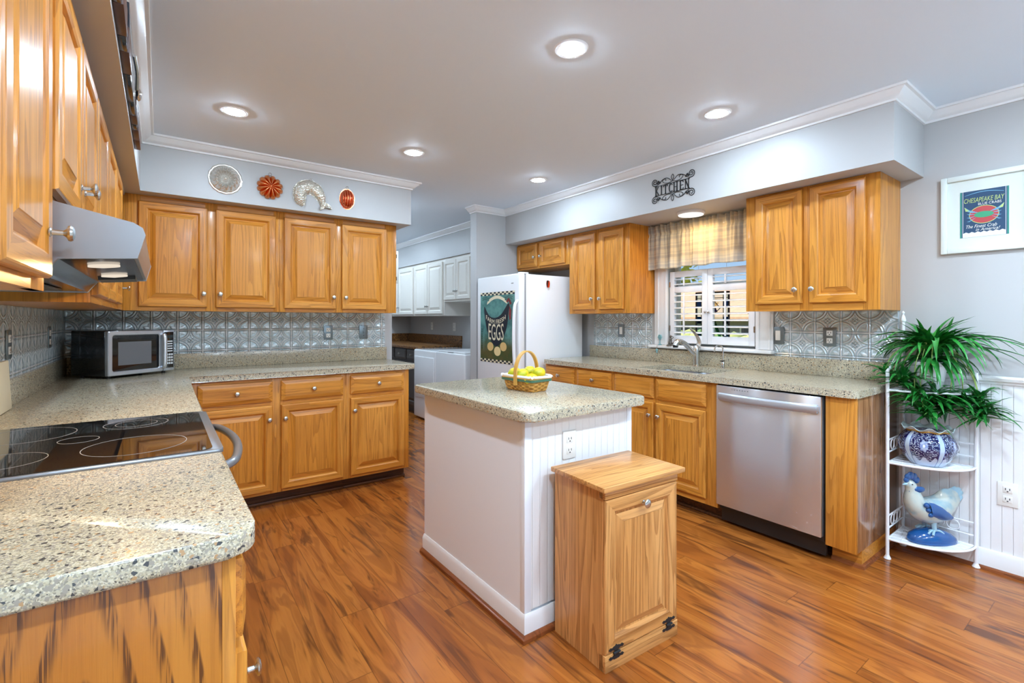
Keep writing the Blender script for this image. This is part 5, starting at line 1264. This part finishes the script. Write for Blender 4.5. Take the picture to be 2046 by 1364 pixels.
for k, (a, ln) in enumerate(((150, .085), (138, .10), (126, .105), (114, .10), (102, .085))):
    b0 = Vector((-.085, 0, .190)); d_ = Vector((math.cos(R(a)), 0, math.sin(R(a)))); n_ = Vector((-d_.z, 0, d_.x)); L = []
    for f, ww in ((0, .018), (.4, .024), (.8, .022), (1, .010)):
        c_ = b0+d_*ln*f+Vector((-.012*f*f, 0, 0)); L.append([c_+n_*ww, c_+Vector((0, .010*(1-f*.6), 0)), c_-n_*ww, c_+Vector((0, -.010*(1-f*.6), 0))])
    loft(bm, L)
obj('tail', bm, rs, t, local=True, smooth=50)
for sgn in (-1, 1):
    bm = NB(); L = []
    for f, a_, b_ in ((0, .034, .012), (.25, .040, .016), (.6, .034, .014), (.85, .020, .010), (1, .004, .003)):
        c_ = Vector((.050-.130*f, sgn*(.058-.012*f), .188-.048*f)); L.append([c_+Vector((.25*a_*math.sin(q_), sgn*b_*abs(math.cos(q_))*.9+sgn*.002, a_*math.sin(q_))) if True else 0 for q_ in [2*PI*k/16 for k in range(16)]])
    loft(bm, L)
    for k in range(3): ball(bm, (.062-.010*k, sgn*.055, .205-.024*k), .016, .012, .014, 10)
    obj('wing', bm, rb, t, local=True, smooth=60)
bm = NB()
for k, (x, z, r) in enumerate(((.070, .318, .018), (.084, .334, .020), (.100, .340, .020), (.115, .334, .017), (.122, .318, .014))): ball(bm, (x, 0, z), r, .009, r*1.05, 12)
obj('comb', bm, rb, t, local=True)
bm = NB()
for sgn in (-1, 1): ball(bm, (.108, sgn*.012, .262), .012, .006, .028, 12); ball(bm, (.074, sgn*.024, .276), .030, .007, .016, 12)
obj('wattle', bm, rb, t, local=True)
bm = NB(); lathe(bm, [(.010, 0), (.007, .012), (.001, .026)], (.118, 0, .298), (1, 0, -.15), 12); obj('beak', bm, rs, t, local=True)
bm = NB()
for sgn in (-1, 1): ball(bm, (.108, sgn*.021, .301), .004, .003, .004, 8)
obj('eye', bm, plastic_k, t, local=True)
for sgn in (-1, 1):
    bm = NB(); tube(bm, catmull([(.0, sgn*.026, .125), (.004, sgn*.028, .095), (-.002, sgn*.030, .065)], 4), [.020, .018, .016, .013, .012, .011, .011, .010, .010], 12)
    for a in (-40, 0, 40, 180): tube(bm, catmull([(-.002, sgn*.030, .066), (-.002+.022*math.cos(R(a)), sgn*.030+.016*math.sin(R(a))+sgn*.002, .064), (-.002+.040*math.cos(R(a)), sgn*.030+.026*math.sin(R(a))+sgn*.006, .050)], 3), .0055, 8)
    obj('leg', bm, rs, t, local=True)

# ------------------------------------------------------------------ laundry room
wp = [white_cab, white_cab]; cool = mat('small_pull', srgb(176, 172, 164), .3, .9)
FLW = Face('x', 3.625, -1)
def lcab(y0, y1, z0, doors, label):
    t = thing('laundry_cabinet', label, 'cabinet', (XR, (y0+y1)/2, z0), 0, 'white laundry wall cabinets')
    bm = NB(); box(bm, 3.645, XR-.001, y0, y1, z0, 2.060); obj('carcass', bm, white_cab, t)
    ffr(FLW, y0, y1, z0, 2.060, [(y0, y0+.04), (y1-.04, y1)], [(z0, z0+.05), (2.0, 2.060)], t, wp)
    for a, b, k in doors: door(FLW, a, b, z0+.025, 2.022, t, (k, z0+.13), mats=wp, stile=.05, knm=cool)
lcab(4.60, 5.527, 1.497, ((5.20, 5.515, 5.225), (4.87, 5.19, 5.165)), 'short white cabinet over the washer in the laundry room')
lcab(5.53, 6.43, 1.320, ((5.995, 6.41, 6.02), (5.56, 5.985, 5.96)), 'tall white laundry cabinet with two doors next to the short one')
lcab(6.432, 7.54, 1.320, ((7.0, 7.5, 7.03), (6.46, 6.975, 6.95)), 'tall white laundry cabinet farthest from the kitchen')
t = thing('laundry_cabinet', 'small white cabinet box seen edge-on past the oak wall cabinets', 'cabinet', (2.36, 5.3, 1.67), 0, 'white laundry wall cabinets')
bm = NB(); box(bm, 2.36, 2.745, 5.0, 5.7, 1.67, 2.025, 0, .002); obj('carcass', bm, white_cab, t)
bm = NB(); box(bm, 2.747, 2.77, 5.0, 5.7, 1.67, 2.025, 0, .002); obj('door', bm, white_cab, t)
bm = NB()
for z in (1.72, 1.965): box(bm, 2.742, 2.750, 4.997, 5.001, z-.02, z+.02)
obj('hinge', bm, iron, t)
def b_granite():
    c = sep(voro(pos(), 120))[0]; return {'Base Color': ramp(c, [(0, srgb(70, 44, 24)), (.3, srgb(136, 92, 48)), (.6, srgb(160, 112, 62)), (.85, srgb(96, 62, 34))], 'CONSTANT')}
brown_top = mat('brown_laminate', rough=.3, build=b_granite)
t = thing('laundry_worktop', 'brown speckled worktop in the far laundry corner', 'worktop', (3.7, 6.7, .876))
bm = NB(); box(bm, 3.37, XR-.001, 5.83, 7.549, .876, .914, 0, .005); obj('slab', bm, brown_top, t)
bm = NB(); box(bm, XR-.022, XR-.001, 5.83, 7.549, .9142, 1.04); box(bm, 3.37, XR-.023, 7.528, 7.549, .9142, 1.04); obj('upstand', bm, brown_top, t)
dk = mat('dark_grey_cabinet', srgb(70, 64, 60), .4); FLB2 = Face('x', 3.41, -1)
t = thing('laundry_base_cabinet', 'dark grey drawer cabinet under the brown laundry worktop', 'cabinet', (3.7, 6.6, 0))
bm = NB(); box(bm, 3.42, XR-.001, 5.83, 7.549, .09, .875); box(bm, 3.48, XR-.001, 5.83, 7.549, 0, .09); obj('carcass', bm, dk, t)
for a, b in ((5.85, 6.19), (6.22, 6.60), (6.63, 7.05), (7.08, 7.5)):
    drawer(FLB2, a, b, .72, .86, t, mats=[dk], knm=cool); door(FLB2, a, b, .12, .69, t, (b-.03, .60), mats=[dk, dk], knm=cool)
t = thing('clothes_dryer', 'white dryer standing between the washer and the laundry cabinets', 'dryer', (3.65, 5.48, 0))
bm = NB(); box(bm, 3.322, 3.98, 5.192, 5.80, .02, .885, 0, .018, 3); obj('body', bm, enamel, t)
bm = NB(); box(bm, 3.312, 3.326, 5.225, 5.765, .28, .80, 0, .006, 2); obj('door', bm, enamel, t)
bm = NB(); box(bm, 3.34, XR-.08, 5.21, 5.785, .8855, .8885, 0, .001); obj('top_panel', bm, mat('enamel_gloss', srgb(226, 230, 234), .12, Coat_Weight=.5), t)
t = thing('washing_machine', 'white top load washer next to the blue doorway pier', 'washer', (3.65, 4.84, 0))
bm = NB(); box(bm, 3.322, 3.98, 4.50, 5.180, .02, .888, 0, .018, 3); obj('body', bm, enamel, t)
bm = NB(); box(bm, 3.34, 3.80, 4.53, 5.15, .8885, .906, 0, .008, 3); obj('lid', bm, enamel, t)
bm = NB(); box(bm, 3.330, 3.342, 4.78, 4.90, .889, .897, 0, .002); obj('lid_handle', bm, enamel_grey, t)
bm = NB(); sil = [(3.80, .889), (3.84, .92), (3.88, .975), (3.915, 1.05), (3.935, 1.075), (3.96, 1.084), (4.03, 1.084), (4.03, .889)]
loft(bm, [[Vector((x, y, z)) for x, z in sil] for y in (4.49, 5.18)]); obj('console', bm, enamel, t)
for y, z in ((4.99, 1.0), (4.88, .995), (4.70, .995)):
    x = 3.889+(z-.99)*.45; bm = NB(); lathe(bm, [(.032, 0), (.030, .012), (.020, .014), (.018, .03), (.001, .032)], (x, y, z), (-.9, 0, .42), 20); obj('dial', bm, nickel, t)
outlet(RW, 6.75, 1.17, 'white outlet above the brown laundry worktop', plastic_w, w=.0005)
outlet(RW, 6.05, 1.165, 'white outlet above the dryer', plastic_w, w=.0005)

# ------------------------------------------------------------------ outdoors beyond the sink window
def b_lawn(): n = noise(pos(), 2.0, 3); return {'Base Color': mixc(n, srgb(126, 142, 62), srgb(178, 168, 92))}
bm = NB(); box(bm, -60, 70, -60, 70, -1.35, -1.25); o = struct('ground_lawn', bm, mat('lawn', rough=.9, build=b_lawn))
def b_shing():
    x, y, z = sep(pos()); r = efr(z/.16); n = noise(vscale(pos(), (1, 6, 12)), 1.5, 2); return {'Base Color': mixc(n*.6+ss(r, .9, 1)*.3, srgb(222, 184, 152), srgb(170, 134, 112))}
shing = mat('tan_shingles', rough=.9, build=b_shing); siding = mat('grey_siding', srgb(142, 146, 150), .7); gutter = mat('white_siding', srgb(220, 224, 224), .6); deck_m = mat('deck_wood', srgb(190, 160, 110), .7)
def house(x0, x1, y0, y1, ze, zr, label, wm):
    t = thing('neighbor_house', label, 'house', ((x0+x1)/2, (y0+y1)/2, -1.25), 0, 'houses beyond the window')
    bm = NB(); box(bm, x0, x1, y0, y1, -1.25, ze); obj('walls', bm, wm, t)
    bm = NB(); xm = (x0+x1)/2; o_ = .35
    loft(bm, [[Vector((x0-o_, y, ze-.1)), Vector((xm, y, zr)), Vector((x1+o_, y, ze-.1)), Vector((x1+o_, y, ze-.2)), Vector((xm, y, zr-.12)), Vector((x0-o_, y, ze-.2))] for y in (y0-o_, y1+o_)]); obj('roof', bm, shing, t)
    for k in range(3):
        yy = y0+(y1-y0)*(k+.5)/3
        bm = NB(); box(bm, x0-.03, x0+.01, yy-.22, yy+.22, -.1, ze-.35); f = obj('window_frame', bm, gutter, t); bm = NB(); box(bm, x0-.035, x0-.029, yy-.17, yy+.17, -.05, ze-.40); obj('pane', bm, blackglass, f)
house(13, 19, 3.6, 9.2, 1.45, 2.35, 'tan roofed grey house seen through the right shutter', siding)
house(15, 22, 10.6, 18, 1.35, 2.7, 'tan roofed pale house seen through the left shutter', gutter)
def tree(x, y, h, r, label, c1, c2_):
    t = thing('tree', label, 'tree', (x, y, -1.25), 0, 'trees beyond the window')
    bm = NB(); tube(bm, [(x, y, -1.25), (x+.1, y, h*.5-1.25), (x, y+.1, h*.8-1.25)], [.22, .16, .06], 10); obj('trunk', bm, mat('bark', srgb(96, 78, 62), .9), t)
    bm = NB(); rr_ = random.Random(int(x*10+y))
    for k in range(420):
        a, b, d_ = rr_.random()*2*PI, math.acos(2*rr_.random()-1), rr_.random()**.4*r; p = Vector((x+d_*math.sin(b)*math.cos(a), y+d_*math.sin(b)*math.sin(a), h*.68-1.25+d_*math.cos(b)*.9)); s_ = rr_.uniform(.15, .35)
        M = Matrix.Translation(p) @ Matrix.Rotation(rr_.random()*PI, 4, 'Z') @ Matrix.Rotation(rr_.random()*PI, 4, 'X')
        bm.faces.new([bm.verts.new(M @ Vector(v)) for v in ((-s_, -s_*.6, 0), (s_, -s_*.6, 0), (s_*.7, s_*.6, .05), (-s_*.7, s_*.6, -.05))])
    def bl(): n = noise(pos(), 1.2, 2); return {'Base Color': mixc(n, c1, c2_)}
    obj('crown', bm, mat('tree_leaves', rough=.7, build=bl), t, smooth=0)
t = thing('hedge', 'low pale green clipped hedge outside the sink window', 'hedge', (9, 5, -1.25))
bm = NB(); hr = random.Random(3)
for i in range(28):
    y = 2.2+i*.22; ball(bm, (9+hr.uniform(-.1, .1), y, .55+hr.uniform(-.06, .06)), .45, .26, .50, 10)
box(bm, 8.7, 9.3, 2.0, 8.4, -1.25, .6)
def b_hedge(): n = noise(pos(), 14, 3); return {'Base Color': mixc(n, srgb(150, 170, 96), srgb(206, 206, 140))}
obj('foliage', bm, mat('hedge_leaves', rough=.8, build=b_hedge), t)
tree(30, 10.5, 6.5, 2.4, 'green tree behind the tan roofed grey house', srgb(86, 122, 54), srgb(150, 178, 84))
tree(34, 23, 7.0, 2.8, 'yellow green tree behind the pale house', srgb(150, 160, 60), srgb(196, 196, 96))
tree(40, 16.5, 7.5, 2.6, 'darker tree between the two neighbor roofs', srgb(70, 104, 56), srgb(120, 150, 80))
